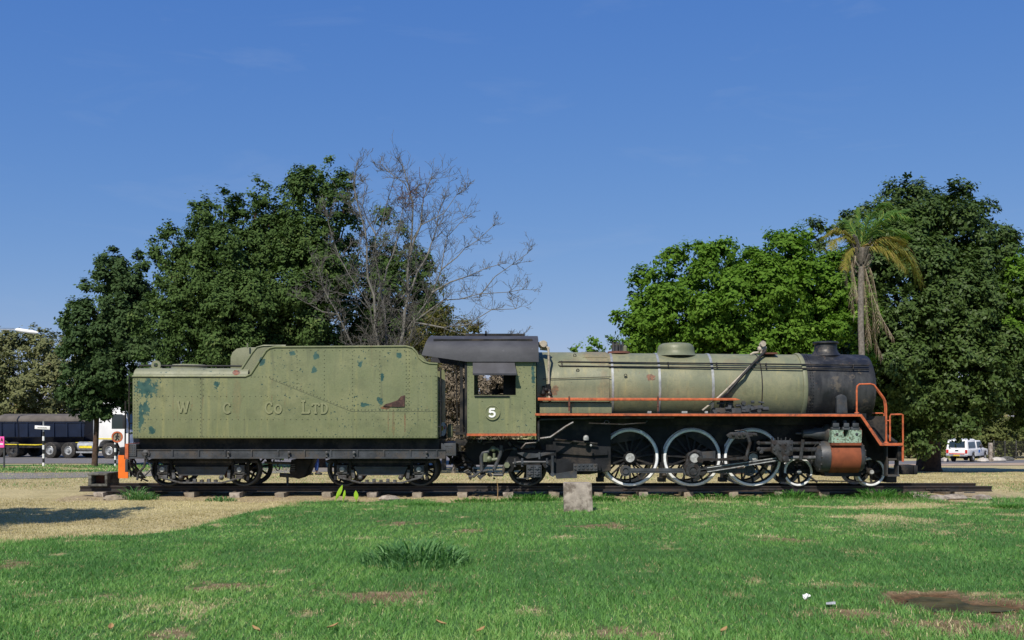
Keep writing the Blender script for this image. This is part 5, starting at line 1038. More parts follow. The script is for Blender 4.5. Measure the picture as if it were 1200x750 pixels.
# ------------------------------------------------------------ trees
def crown(name, lobes, nspr, nleaf, ll, lw, mat, seed, parent, sprig=.32, fill=.12, up=.45, droop=0., cl=(.30, .50), vs=1.):
    """lobes (x, y, z, rx, ry, rz) carry clumps, clumps carry sprigs, sprigs carry leaves; gaps stay between clumps"""
    r = np.random.default_rng(seed); L = np.array(lobes, float); A = (L[:, 3]*L[:, 5])
    K = np.clip((13*A**.75).astype(int), 6, 34); li = np.repeat(np.arange(len(L)), K); nc = len(li)
    d = r.normal(0, 1, (nc, 3)); d /= np.linalg.norm(d, axis=1)[:, None]; d[:, 1] = -np.abs(d[:, 1])*np.where(r.random(nc) < .7, 1, -1)
    rc = np.clip(L[li, 3]*(cl[0]+(cl[1]-cl[0])*r.random(nc)), .18, .75); reach = .62+.5*r.random(nc)
    C = L[li, :3]+d*(L[li, 3:6])*reach[:, None]
    w = rc**2; w /= w.sum(); si = r.choice(nc, nspr, p=w)
    e = r.normal(0, 1, (nspr, 3))+d[si]*.7+np.array([0, -.25, .3]); e /= np.linalg.norm(e, axis=1)[:, None]
    inn = r.random(nspr) < fill; rad = np.where(inn, .5*r.random(nspr), .80+.28*r.random(nspr)**2)
    S = C[si]+e*(rc[si]*rad)[:, None]*np.array([1, 1, .82*vs]); S[:, :2] -= (S[:, :2]-C[si][:, :2])*(np.clip((S[:, 2]-C[si][:, 2])/(rc[si]*vs), 0, 1)*(.55 if vs > 1 else 0))[:, None]; ts = r.random(nspr)*.45+.3*r.random(nc)[si]+.4*r.random(len(L))[li[si]]-.05
    n = nspr*nleaf; k = np.repeat(np.arange(nspr), nleaf); sg = sprig*(.4+.6*r.random(nspr))*.42
    P = S[k]+r.normal(0, 1, (n, 3))*sg[k][:, None]*np.array([1, 1, .7])+e[k]*(np.abs(r.normal(0, .5, n))*sg[k])[:, None]
    nrm = e[k]*1.0+np.array([0, 0, up])+r.normal(0, .34, (n, 3)); nrm /= np.linalg.norm(nrm, axis=1)[:, None]
    t = r.normal(0, 1, (n, 3)); t -= nrm*(t*nrm).sum(1)[:, None]; t /= np.linalg.norm(t, axis=1)[:, None]; t[:, 2] -= droop; b = np.cross(nrm, t)
    l = ll*(.6+.8*r.random(n))[:, None]; w = lw*(.6+.8*r.random(n))[:, None]
    V = np.stack([P-t*l*.5, P+b*w*.5+nrm*w*.12, P+t*l*.55, P-b*w*.5+nrm*w*.12], 1).reshape(-1, 3)
    F = np.arange(n*4).reshape(n, 4); tint = np.clip(.5*ts[k]+.5*r.random(n), 0, 1)
    return mesh_np(name, V, F, mat, parent, attrs={'tint': np.repeat(tint, 4)})
def limbs(name, base, lobes, r0, mat, parent, seed, split=.35, wob=.15, n=8):
    r = random.Random(seed); b = MB(); B = Vector(base); cx = sum(l[0] for l in lobes)/len(lobes); cy = sum(l[1] for l in lobes)/len(lobes); zt = max(l[2] for l in lobes)
    fork = Vector((B.x+(cx-B.x)*.2, B.y+(cy-B.y)*.2, B.z+(zt-B.z)*split))
    b.tube([B+V3(0, 0, -.2), B+V3(0, 0, .15), B.lerp(fork, .35)+V3(r.uniform(-.05, .05), 0, 0), fork], [r0*1.55, r0*1.1, r0*.92, r0*.8], 12)
    for l in lobes:
        E = Vector(l[:3]); m1 = fork.lerp(E, .4)+V3(r.uniform(-wob, wob), r.uniform(-wob, wob), r.uniform(0, wob*2))
        rr_ = r0*.5*r.uniform(.6, 1); b.tube([fork-V3(0, 0, r0*.6), m1, fork.lerp(E, .75)+V3(r.uniform(-wob, wob), 0, 0), E], [rr_, rr_*.7, rr_*.42, rr_*.15], 6)
    return b.build(name, mat, parent)
def tree(name, label, base_px, Y, lob_px, r0, leafkw, barkmat, seed, split=.35, group=None, cat='tree'):
    """lob_px: (px, py, radius_px, depth offset m[, squash])"""
    s = 1200/Y; bx = X(base_px, Y); bz = H(bx, Y); lobes = []
    up_ = leafkw.get('vs', 1) > 1.5
    for l in lob_px:
        yy = Y+l[3]; rx = l[2]*Y/1200*.93; lobes.append((X(l[0], yy), yy, Z(l[1], yy), rx, rx*(.85 if len(l) < 6 else l[5]), rx*(l[4] if len(l) > 4 else 1.)*(1.22 if up_ else 1)))
        if up_ and l[2] > 12: q = list(lobes[-1]); q[3] *= .84; lobes[-1] = tuple(q)
    t = thing(name, label, cat, (bx, Y, bz), group=group)
    limbs('trunk', (bx, Y, bz), lobes, r0, barkmat, t, seed, split); crown('crown', lobes, seed=seed, parent=t, **leafkw)
    return t
DK = dict(vs=1.75, nleaf=26, ll=.15, lw=.09, mat='leaf_dark', sprig=.40)
tree('broadleaf_tree', 'dark green tree with stepped crown, tallest behind the tender beside the bare tree', 372, 47,
     [(397, 236, 20, 0, 1.7), (368, 236, 18, .5, 1.7), (345, 245, 20, .2, 1.5), (375, 275, 44, -1, 1.1), (335, 290, 38, 0), (398, 300, 34, .6, 1.3), (360, 340, 52, -1.6), (325, 370, 40, 0), (395, 375, 36, .5), (345, 420, 46, -1), (395, 425, 34, 0), (360, 470, 50, 0), (404, 262, 18, .4, 1.4), (338, 262, 20, -.5, 1.1), (350, 220, 9, 0, 2.), (372, 211, 10, 0, 2.), (393, 209, 11, 0, 2.), (408, 218, 8, 0, 1.8)], .35, dict(DK, nspr=4000), 'bark_dark', 101, .3)
tree('broadleaf_tree', 'dark green tree with rounded top standing left of the tallest dark tree behind the tender', 262, 46,
     [(240, 262, 20, 0, 1.3), (262, 258, 14, 0, 1.5), (288, 250, 20, .4, 1.4), (312, 255, 20, 0, 1.6), (225, 290, 26, .2), (270, 298, 46, -1.3), (305, 320, 40, -.5), (235, 340, 44, -1), (195, 300, 22, .3), (212, 325, 30, -.4), (280, 370, 50, -1.7), (225, 395, 42, -.8), (310, 405, 42, -.6), (265, 440, 52, -.6), (215, 455, 40, 0), (185, 380, 26, 0), (188, 428, 24, 0), (192, 478, 30, 0), (232, 250, 8, 0, 1.8), (262, 242, 8, 0, 2.), (304, 232, 10, 0, 2.), (322, 246, 8, 0, 1.8), (183, 290, 8, 0, 1.5), (200, 282, 8, 0, 1.5)], .4, dict(DK, nspr=4300), 'bark_dark', 102, .3)
tree('broadleaf_tree', 'lower dark green tree half hidden behind the bare tree and the cab', 452, 49,
     [(457, 285, 24, 0, 1.2), (437, 320, 28, 0), (478, 325, 34, .3), (500, 335, 22, 0), (455, 360, 42, -1), (492, 385, 36, 0), (430, 390, 34, -.5), (465, 425, 44, 0), (505, 420, 28, 0), (445, 460, 40, 0)], .3, dict(DK, nspr=2600), 'bark_dark', 103, .3)
tree('street_tree', 'smaller dark tree with slim trunk in the grass strip before the lorry', 111, 50,
     [(135, 325, 22, 0, 1.1), (165, 330, 20, 0), (110, 350, 20, .2), (128, 362, 30, -.8), (160, 372, 32, -.4), (92, 383, 20, 0), (88, 412, 18, 0), (115, 408, 34, -1), (152, 415, 34, -.6), (178, 400, 22, 0), (95, 440, 26, -.3), (130, 444, 32, -.8), (168, 452, 22, 0), (84, 462, 14, 0), (98, 470, 18, -.3), (117, 476, 10, -.3), (140, 468, 14, 0), (128, 482, 7, -.3), (150, 462, 16, 0), (137, 306, 8, 0, 1.7), (122, 315, 7, 0, 1.6), (163, 312, 8, 0, 1.6), (88, 365, 8, 0, 1.4), (76, 376, 6, 0, 1.3)], .13, dict(DK, nspr=2700, mat='leaf_street', ll=.17, lw=.11, sprig=.36), 'bark_dark', 104, .55)
tree('broadleaf_tree', 'hazy olive tree with orange tinged leaves at the left edge behind the lorries', 30, 82,
     [(10, 425, 30, 0), (45, 418, 32, 0, .9), (75, 430, 28, 0), (20, 455, 34, -2), (60, 455, 34, -2), (-10, 460, 36, 0), (92, 455, 22, 0), (40, 485, 40, 0, .7), (-30, 440, 40, 0), (80, 492, 30, 0), (110, 470, 30, 0), (130, 495, 26, 0)], .3, dict(nspr=2000, nleaf=20, ll=.26, lw=.15, mat='leaf_far', sprig=.65), 'bark_grey', 105, .4)
tree('leafy_bush', 'yellow green bush showing between the bare tree and the cab roof', 520, 43,
     [(500, 385, 20, 0), (528, 378, 24, 0, .8), (548, 395, 22, 0), (515, 410, 34, 0), (490, 415, 22, 0), (545, 425, 26, 0), (520, 450, 34, 0, 1.2), (520, 500, 36, 0, 1.2)], .1, dict(nspr=1100, nleaf=18, ll=.13, lw=.075, mat='leaf_yellow', sprig=.36, fill=.35), 'bark_grey', 106, .3, cat='bush')
tree('dry_bush', 'dry brown leafed bush seen between tender and cab', 532, 38.5,
     [(505, 470, 26, 0, 1.4), (532, 455, 26, 0, 1.4), (560, 460, 26, 0, 1.2), (590, 455, 24, 0), (575, 495, 30, 0), (530, 505, 28, 0), (510, 512, 24, 0), (600, 490, 24, 0), (548, 435, 16, 0), (566, 438, 20, 0), (588, 440, 18, 0), (575, 455, 24, .4)], .08, dict(nspr=2600, nleaf=18, ll=.13, lw=.04, mat='dry_twig', sprig=.34, fill=.35), 'bark_grey', 107, .2, cat='bush')
# right hand trees
BR = dict(nleaf=26, ll=.14, lw=.10, mat='leaf_bright', sprig=.34)
tree('leafy_tree', 'bright green rounded tree rising behind the boiler dome', 860, 38,
     [(918, 295, 20, 0, 1.2), (905, 315, 34, -.3), (880, 320, 28, 0), (822, 305, 20, 0), (828, 330, 40, -.8), (790, 330, 28, 0), (765, 350, 30, 0), (752, 372, 26, 0), (745, 395, 22, 0), (795, 375, 44, -1), (860, 355, 48, -1.3), (925, 345, 42, -.8), (965, 330, 36, 0), (985, 360, 36, -.3), (850, 405, 50, -1), (915, 400, 46, -.8), (775, 408, 36, -.2), (970, 400, 44, -.4), (835, 450, 50, 0), (920, 455, 50, 0), (765, 450, 34, 0), (935, 280, 12, 0), (800, 300, 12, 0)], .35, dict(BR, nspr=5600), 'bark_dark', 108, .3)
tree('leafy_bush', 'small bright green bush top peeking over the firebox behind safety valves', 695, 55,
     [(682, 412, 11, 0), (696, 410, 11, 0), (709, 406, 12, 0), (722, 412, 12, 0), (695, 430, 20, 0), (715, 435, 20, 0), (700, 465, 30, 0), (735, 460, 30, 0)], .12, dict(BR, nspr=500, ll=.16, lw=.11), 'bark_dark', 109, .3, cat='bush')
tree('leafy_tree', 'light green tree at the right edge beside the huge dark tree', 1235, 40,
     [(1200, 318, 24, 0), (1185, 340, 26, 0), (1215, 345, 36, 0), (1190, 378, 28, -.3), (1235, 380, 44, 0), (1215, 420, 40, 0), (1180, 410, 18, 0), (1240, 320, 30, 0), (1250, 440, 44, 0)], .25, dict(BR, nspr=1500), 'bark_dark', 110, .4)
FG = dict(nleaf=26, ll=.165, lw=.095, mat='leaf_fig', sprig=.42, up=.5, vs=1.25)
tree('fig_tree', 'huge dark leaved tree with thick trunk and low skirt behind the palm', 1088, 42.5,
     [(962, 285, 20, 0), (985, 265, 18, .3), (1020, 262, 30, .3), (1055, 240, 26, 0, 1.1), (1085, 245, 28, 0), (1110, 250, 28, 0, 1.1), (1138, 260, 26, 0), (1160, 285, 27, 0), (955, 278, 15, 0), (1120, 240, 12, 0), (1165, 275, 8, 0), (1172, 292, 9, 0), (1040, 290, 46, -1), (1095, 295, 52, -1.6), (1145, 325, 42, -.8), (1005, 320, 40, -.6), (1060, 350, 58, -2.2), (1125, 370, 56, -2.2), (1170, 375, 40, -.5), (1000, 385, 48, -1), (1055, 420, 60, -2.6), (1120, 435, 58, -2.6), (1180, 435, 50, -1.5), (1020, 460, 46, -1.5), (1068, 480, 42, -2.6), (1130, 466, 30, -2.2), (1190, 468, 34, -1.5), (1225, 462, 46, -1), (1230, 410, 40, 0), (1035, 500, 26, -1.5), (1185, 335, 24, 0), (1082, 505, 22, -2), (1160, 474, 22, -1), (975, 330, 30, 0), (960, 420, 36, 0)], .46, dict(FG, nspr=8600), 'bark_dark', 111, .28)
# background hedge and bushes on the right, treeline
tree('hedge', 'yellow green hedge behind the white pickup', 1170, 97,
     [(1122, 520, 16, 0), (1140, 516, 18, 0), (1158, 512, 16, 0), (1176, 514, 18, 0), (1194, 512, 18, 0), (1212, 514, 18, 0), (1230, 512, 20, 0), (1100, 520, 18, 0), (1082, 518, 20, 0), (1065, 515, 22, 0)], .12, dict(nspr=1500, nleaf=16, ll=.3, lw=.18, mat='leaf_hedge', sprig=.7), 'bark_grey', 112, .2, cat='hedge')
def treeline(name, label, xr, yr, hh, n, mat, seed):
    r = np.random.default_rng(seed); lob = []
    for i in range(n):
        x = xr[0]+(xr[1]-xr[0])*(i+r.random())/n; y = yr[0]+(yr[1]-yr[0])*r.random(); h = hh*(.6+.7*r.random()); lob.append((x, y, H(x, y)+h*.45, h*.8, h*.6, h*.58))
    o = crown(name, lob, n*60, 12, hh*.12, hh*.075, mat, seed, None, sprig=hh*.13, fill=.1); o['kind'] = 'stuff'; o['label'] = label; o['category'] = 'trees'
treeline('far_woodland', 'dark far off woodland closing the horizon', (-260, 300), (150, 175), 8, 130, 'leaf_dark', 201)
treeline('roadside_scrub', 'dusty scrub beyond the road behind the train', (-90, 130), (98, 106), 4.2, 95, 'leaf_far', 202)
# tree standing just outside the frame that throws the shade on the left lawn
t = thing('roadside_tree', 'small tree standing left of the view whose shade falls on the lawn', 'tree', (-10.6, 14.2, H(-10.6, 14.2)))
lb = [(-10.5, 15.3, 5.0, 1.1, 1.0, .5), (-11.4, 15.0, 5.2, 1.3, 1.0, .6), (-11.9, 13.0, 5.1, 1.4, 1.1, .6), (-11.0, 12.6, 4.8, 1.0, .6, .4), (-12.9, 14.2, 5.4, 1.5, 1.3, .7)]
limbs('trunk', (-10.6, 14.2, H(-10.6, 14.2)), lb, .12, 'bark_dark', t, 5, .6); crown('crown', lb, 1000, 22, .15, .10, 'leaf_dark', 113, t, sprig=.36)
# ------------------------------------------------------------ bare tree
YD = 38.0
def bare_tree():
    t = thing('bare_tree', 'leafless grey tree with spreading twigs rising behind the tender', 'tree', (X(462, YD), YD, H(X(462, YD), YD)))
    zb = H(X(462, YD), YD); rnd = random.Random(12)
    stems = [([(463, 470), (467, 430), (469, 406), (479, 305), (484, 239), (478, 214), (472, 194)], .15, 0.0),
             ([(458, 470), (449, 430), (444, 406), (430, 309), (423, 257), (415, 222), (417, 205)], .12, -.6),
             ([(462, 470), (456, 430), (453, 406), (451, 364), (444, 319), (440, 274), (452, 239), (462, 206)], .11, .5),
             ([(455, 475), (432, 440), (413, 406), (395, 368), (378, 336), (374, 318)], .10, -.5), ([(395, 368), (378, 366), (361, 357), (347, 350)], .05, -.5),
             ([(466, 460), (470, 410), (472, 392), (506, 343), (517, 316), (524, 276), (544, 254)], .10, .3), ([(506, 343), (528, 330), (548, 323), (583, 309)], .05, .3),
             ([(468, 460), (478, 410), (486, 378), (520, 354), (562, 347), (596, 345), (612, 342)], .08, -.7), ([(486, 378), (520, 385), (548, 382), (576, 366), (604, 365)], .06, -.9),
             ([(479, 305), (486, 280), (493, 264), (496, 232), (505, 208)], .07, .1), ([(455, 450), (440, 400), (434, 364), (409, 326), (392, 290), (385, 268)], .07, -1.0),
             ([(484, 239), (475, 215), (455, 200), (448, 192)], .035, .2), ([(470, 350), (500, 300), (512, 262), (520, 228)], .06, .9), ([(440, 274), (425, 240), (428, 212)], .04, .6),
             ([(517, 316), (545, 290), (560, 280), (578, 262)], .035, .4), ([(493, 264), (520, 250), (535, 228), (545, 222)], .03, .1), ([(562, 347), (580, 325), (600, 312), (618, 300)], .03, -.6), ([(450, 330), (465, 280), (472, 240), (486, 215)], .05, 1.1),
             ([(520, 385), (560, 395), (590, 395), (606, 400)], .03, -.9), ([(434, 364), (420, 350), (395, 345), (380, 350)], .03, -1.)]
    tw = MB(); main = MB()
    def twig(p, d, L, r0, lev):
        n = 4 if lev < 3 else 3; pth = [p]; rs = [r0]; q = p.copy(); dd = d.copy()
        for i in range(n):
            dd = (dd+V3(rnd.gauss(0, .16), rnd.gauss(0, .16), rnd.gauss(.06, .15))).normalized(); q = q+dd*L/n; pth.append(q.copy()); rs.append(r0*(1-.75*(i+1)/n))
            if lev < 3 and (rnd.random() < .9 or lev == 1):
                sd = (dd+V3(rnd.gauss(0, .75), rnd.gauss(0, .6), rnd.gauss(.15, .5))).normalized(); twig(q.copy(), sd, L*rnd.uniform(.4, .72), max(.0065, rs[-1]*.75), lev+1)
        tw.tube(pth, [max(.0055, x) for x in rs], 4, cap=False)
    for px, r0, yo in stems:
        P = [Vector((X(a, YD+yo*min(1, k/3)), YD+yo*min(1, k/3), max(zb-.1, Z(c, YD)))) for k, (a, c) in enumerate(px)]
        if px[0][1] > 445: P[0] = Vector((X(462, YD)+(P[0].x-X(462, YD))*.3, YD, zb-.1))
        # refine with wobble
        Q = [P[0]]; 
        for a, b_ in zip(P, P[1:]):
            n = max(1, int((b_-a).length/.55))
            for i in range(1, n+1):
                q = a.lerp(b_, i/n); 
                if i < n: q += V3(rnd.gauss(0, .05), rnd.gauss(0, .06), rnd.gauss(0, .04))
                Q.append(q)
        m = len(Q); rs = [max(.011, .72*r0*(1-.85*i/(m-1))) for i in range(m)]; main.tube(Q, rs, 7)
        for i in range(2, m):
            if Q[i].z < 2.2: continue
            for _ in range(4 if rnd.random() < .6 else 3):
                dd = (Q[i]-Q[i-1]).normalized(); sd = (dd*.8+V3(rnd.gauss(0, .75), rnd.gauss(0, .6), rnd.gauss(.1, .4))).normalized()
                twig(Q[i].copy(), sd, rnd.uniform(.5, 1.15)*(1 if r0 > .05 else .7)*(.65 if i > m-4 else 1), max(.013, rs[i]*.4), 1)
    main.build('trunk', 'dead_wood', t); tw.build('twigs', 'dead_wood_dark', t, smooth=0)
    nest = MB()
    for i in range(150):
        p = V3(X(483, YD)+rnd.gauss(0, .32), YD+rnd.gauss(0, .2), Z(228, YD)+rnd.gauss(0, .3)); nest.tube([p, p+V3(rnd.gauss(0, .2), rnd.gauss(0, .1), rnd.gauss(0, .2))], .008, 3, cap=False)
    nest.build('twig_tangle', 'brown_wood', t, smooth=0, kind='stuff')
bare_tree()
# ------------------------------------------------------------ palm
YPm = 33.0
def palm():
    bx = X(1011.5, YPm); zb = H(bx, YPm); t = thing('palm_tree', 'tall slim palm with hanging dead fronds behind the smokebox', 'palm tree', (bx, YPm, zb)); rnd = random.Random(21)
    zc = Z(290, YPm); n = 60; path = [(bx+.04*math.sin(i*.11)-.05*(i/n), YPm, zb-.1+(zc-zb+.1)*i/n) for i in range(n+1)]
    MB().tube(path, [.098*(1.25-.3*min(1, i/14))*(1+.05*(i % 2)) for i in range(n+1)], 14).build('trunk', 'bark_grey', t, smooth=20)
    top = Vector((bx-.05, YPm, zc))
    b = MB()
    for i in range(30):
        a = rnd.random()*2*PI; z = zc-rnd.random()*.8; p = V3(top.x+.15*math.cos(a), YPm+.15*math.sin(a), z); b.bar(p, p+V3(.22*math.cos(a), .22*math.sin(a), .28+.2*rnd.random()), .09, .03, up=(math.sin(a), -math.cos(a), 0))
    b.build('leaf_bases', 'bark_grey', t, kind='stuff', smooth=0)
    def frond(pts_, Yo, mat, L, seed, curl=1., nl=80, name='frond', stiff=.2):
        """pts_: rachis polyline in pixels with depth offset at the tip"""
        r = np.random.default_rng(seed); P = [Vector((X(a, YPm+Yo*k/(len(pts_)-1)), YPm+Yo*k/(len(pts_)-1), Z(c, YPm))) for k, (a, c) in enumerate(pts_)]
        ts = np.linspace(0, 1, len(P)); xs, ys, zs = (np.array([p[k] for p in P]) for k in range(3))
        def at(u): return Vector((float(np.interp(u, ts, xs)), float(np.interp(u, ts, ys)), float(np.interp(u, ts, zs))))
        V = []; F = []; T = []
        m = 12
        for k in range(m):
            u = k/(m-1); p = at(u); w = .03*(1-.8*u); V += [p+V3(0, -w*.5, w), p+V3(0, w, 0), p+V3(0, -w*.5, -w)]; T += [.9]*3
            if k: o = 3*(k-1); F += [(o, o+1, o+4, o+3), (o+1, o+2, o+5, o+4), (o+2, o, o+3, o+5)]
        for k in range(nl*2):
            u = .1+.9*(k//2)/nl; sd = 1 if k % 2 else -1; p = at(u); d = (at(min(1, u+.06))-at(max(0, u-.06))).normalized(); sdv = d.cross(Vector((0, 0, 1))); sdv = sdv.normalized() if sdv.length > .05 else Vector((1, 0, 0))
            dirn = (sdv*sd*.75+d*.75+Vector((0, 0, stiff))+V3(r.normal(0, .12), r.normal(0, .12), r.normal(0, .12))).normalized(); l = L*math.sin(PI*(.12+.8*u))**.6*(.8+.35*r.random()); w = .014
            m1 = p+dirn*l*.5+V3(0, 0, -.05*curl*l); e = p+dirn*l*.9+V3(0, 0, -.42*curl*l); wd = d*w; o = len(V)
            V += [p-wd, p+wd, m1+wd*.9, m1-wd*.9, e]; F += [(o, o+1, o+2, o+3), (o+3, o+2, o+4, o+4)]; T += [r.random()]*5
        me = MB(); F4 = np.array(F); return mesh_np(name, np.array([list(v) for v in V]), F4, mat, t, attrs={'tint': T})
    frs = [([(1008, 290), (1006, 268), (1005, 243)], 0, 'palm_green', .22, .1), ([(1008, 290), (1020, 268), (1036, 250), (1058, 244)], .5, 'palm_green', .75, .7), ([(1008, 290), (1016, 262), (1028, 246), (1040, 243)], -.4, 'palm_green', .6, .8),
           ([(1008, 290), (1030, 268), (1052, 268), (1064, 275)], .8, 'palm_green', .6, 1.), ([(1008, 290), (1002, 272), (995, 258), (990, 262)], .6, 'palm_green', .5, .8), ([(1008, 290), (1030, 284), (1050, 290), (1066, 305), (1080, 332)], -.2, 'palm_yellow', .75, 1.3),
           ([(1008, 290), (995, 276), (980, 270), (966, 277)], .0, 'palm_yellow', .5, 1.), ([(1008, 290), (1035, 276), (1052, 278), (1060, 284)], .9, 'palm_yellow', .5, 1.), ([(1008, 290), (1026, 292), (1044, 300), (1060, 318)], -.7, 'palm_yellow', .6, 1.3),
           ([(1008, 290), (998, 292), (992, 300), (990, 318)], -.3, 'palm_yellow', .35, 1.3), ([(1008, 290), (1013, 266), (1020, 250), (1030, 240)], 1., 'palm_green', .45, .5), ([(1008, 290), (1024, 270), (1045, 258), (1062, 262)], -1., 'palm_green', .7, 1.), ([(1008, 290), (990, 280), (978, 284), (972, 296)], -.7, 'palm_yellow', .4, 1.2)]
    for i, (p, yo, m, L, cu) in enumerate(frs): frond(p, yo, m, L, 300+i, cu)
    dead = [([(1008, 292), (1014, 315), (1022, 345), (1034, 375), (1048, 398)], -.3), ([(1008, 292), (1012, 330), (1016, 375), (1022, 405)], -.2), ([(1008, 292), (1016, 325), (1024, 365), (1026, 400), (1034, 418)], .1), ([(1006, 292), (1000, 310), (998, 340), (1002, 372)], .2),
            ([(1008, 292), (1014, 340), (1018, 380), (1016, 410)], .3), ([(1006, 292), (996, 306), (1002, 330), (1006, 352)], -.3), ([(1010, 294), (1022, 320), (1028, 350), (1030, 392)], -.1), ([(1004, 292), (992, 302), (990, 318), (993, 330)], 0)]
    for i, (p, yo) in enumerate(dead): frond(p, yo, 'palm_dead', .3, 330+i, 2.6, nl=26, name='dead_frond', stiff=-.5)
palm()
# ------------------------------------------------------------ far things: lorry, trailers, signs, pickup
def lwheel(parent, x, y, r, w=.28, name='wheel', side=-1, rimmat='galvanised'):
    T = MB(); T.lathe([(0, r*.55), (side*.02, r*.9), (0, r), (-side*w, r), (-side*w, r*.55)], (x, y, r), 'y', 22); t = T.build(name, 'tyre_rubber', parent)
    Rm = MB(); Rm.lathe([(-side*.02, r*.58), (side*.0, r*.52), (-side*.08, r*.4), (-side*.05, r*.18), (side*.03, r*.16), (side*.03, .001)], (x, y, r), 'y', 18); Rm.build('rim', rimmat, t); return t
LYaw = R(-13)
def place(name, label, cat, px, Y, rz, group=None, sink=0):
    x = X(px, Y); t = thing(name, label, cat, (x, Y, H(x, Y)+.02-sink), rz, group, local=True); return t
# lorry: local +x forward, -y towards camera; origin at mid drive axles
lr = place('lorry', 'white lorry tractor unit with dark windscreen behind the slim street tree', 'lorry', 83, 65, LYaw)
for x in (-.62, .7): 
    lwheel(lr, x, -1.22, .5, .55); lwheel(lr, x, 1.22, .5, .55, side=1)
lwheel(lr, 3.55, -1.2, .5, .3); lwheel(lr, 3.55, 1.2, .5, .3, side=1)
MB().box(-1.5, 4.4, -.45, .45, .6, .95).build('chassis', 'black_paint', lr)
b = MB(); b.prism([(2.55, .75), (2.55, 2.9), (2.7, 3.25), (4.2, 3.3), (4.65, 2.9), (4.95, 1.7), (5.0, .8), (4.3, .7), (4.15, 1.0), (3.95, 1.15), (3.15, 1.15), (2.95, 1.0), (2.85, .75)], -1.2, 1.2); cb = b.build('cab', 'white_paint', lr, bevel=.05)
b = MB(); b.prism([(2.75, 3.2), (2.75, 3.5), (3.2, 3.5), (4.25, 3.32)], -1.0, 1.0); b.build('wind_deflector', 'white_paint', lr, bevel=.04)
b = MB(); b.prism([(4.705, 2.85), (4.96, 1.85), (4.92, 1.8), (4.67, 2.85)], -1.08, 1.08); b.build('windscreen', 'glass', cb)
b = MB(); b.prism([(3.75, 1.85), (3.75, 2.75), (4.5, 2.75), (4.75, 1.85)], -1.206, -1.19); b.build('side_window', 'glass', cb); b = MB(); b.prism([(3.75, 1.85), (3.75, 2.75), (4.5, 2.75), (4.75, 1.85)], 1.19, 1.206); b.build('side_window', 'glass', cb)
b = MB(); b.box(4.97, 5.05, -1.15, 1.15, .55, .8); b.box(4.98, 5.02, -.8, .8, .95, 1.6); b.build('grille', 'black_plastic', cb)
b = MB(); b.box(2.7, 4.2, -1.212, -1.19, 1.2, 1.27); b.build('yellow_stripe', 'yellow_tape', cb)
for y in (-1.0, .8): MB().box(5.0, 5.06, y, y+.25, .85, 1.0).build('headlight', 'galvanised', cb)
MB().box(4.7, 4.85, -1.5, -1.32, 1.9, 2.7).build('mirror', 'black_plastic', cb, bevel=.02)
b = MB(); b.lathe([(1.35, .001), (1.35, .3), (2.55, .3), (2.55, .001)], (0, -.95, .75), 'x', 18); b.build('fuel_tank', 'galvanised', lr); MB().box(1.3, 2.6, -1.27, -1.2, .35, .45).build('side_guard', 'galvanised', lr)
MB().box(1.5, 2.4, -1.262, -1.25, .65, .8).build('reflector_strip', 'yellow_tape', lr)
MB().tube([(2.4, -1.0, .9), (2.4, -1.0, 3.3)], .07, 8).build('exhaust', 'galvanised', lr)
def trailer(label, px, Y, L, wheels, dz):
    t = place('tipper_trailer', label, 'trailer', px, Y, LYaw, 'tipper trailers of the lorry')
    b = MB(); vs = [(0, -1.25, 1.55), (L, -1.25, 1.75), (L-.25, -.6, .95), (.5, -.6, .95)]
    b.add([(0, -1.25, 2.6), (L, -1.25, 2.6), (L-.1, -1.2, 1.5), (.15, -1.2, 1.45), (0, 1.25, 2.6), (L, 1.25, 2.6), (L-.1, 1.2, 1.5), (.15, 1.2, 1.45), (L-.5, -.7, 1.0), (.6, -.7, .9), (L-.5, .7, 1.0), (.6, .7, .9)],
          [(0, 1, 2, 3), (4, 7, 6, 5), (3, 2, 8, 9), (7, 11, 10, 6), (9, 8, 10, 11), (0, 3, 9, 11, 7, 4), (1, 5, 6, 10, 8, 2), (0, 4, 5, 1)])
    b.build('body', 'navy_paint', t, smooth=0, bevel=.03)
    b = MB()
    for i in range(7): x = .3+i*(L-.6)/6; b.box(x-.04, x+.04, -1.29, -1.2, 1.5, 2.6)
    b.box(0, L, -1.3, -1.2, 2.5, 2.6); b.build('body_rib', 'navy_paint', t)
    b = MB(); b.prism([(-1.3, 2.55), (-1.3, 2.72), (-1.15, 2.95), (-.5, 3.12), (.5, 3.12), (1.15, 2.95), (1.3, 2.72), (1.3, 2.55)], -.05, L+.05, 'x'); b.build('tarpaulin', 'tarp', t, smooth=50)
    b = MB(); b.bar((-.3, -1.26, .95), (L*.45, -1.26, .92), .03, .06); b.bar((L*.45, -1.26, .92), (L+.4, -1.26, 1.15), .03, .06); b.build('yellow_tape', 'yellow_tape', t)
    b = MB(); b.box(-.2, L+.5, -.5, .5, .75, .95); b.box(-.2, L*.8, -1.22, -1.1, .7, .98); b.build('chassis', 'black_paint', t)
    b = MB()
    for z in (1.0, 1.4, 1.9, 2.3): b.tube([(-.35, -1.1, z), (-.35, 1.1, z)], .03, 6); 
    for y in (-1.1, -.7): b.tube([(-.35, y, .9), (-.35, y, 2.6), (-.05, y, 2.8)], .03, 6)
    b.build('ladder', 'galvanised', t)
    for x in wheels: lwheel(t, x, -1.22, .5, .5, rimmat='frame_grey'); lwheel(t, x, 1.22, .5, .5, side=1, rimmat='frame_grey')
    for ch in t.children: 
        if not ch.name.startswith('wheel'): ch.location.z = ch.location.z*.9; ch.scale.z = .9
    return t
trailer('navy blue tipper trailer with grey tarpaulin hitched to the white lorry', 13, 67.3, 6.4, (-.1, 1.1), 0)
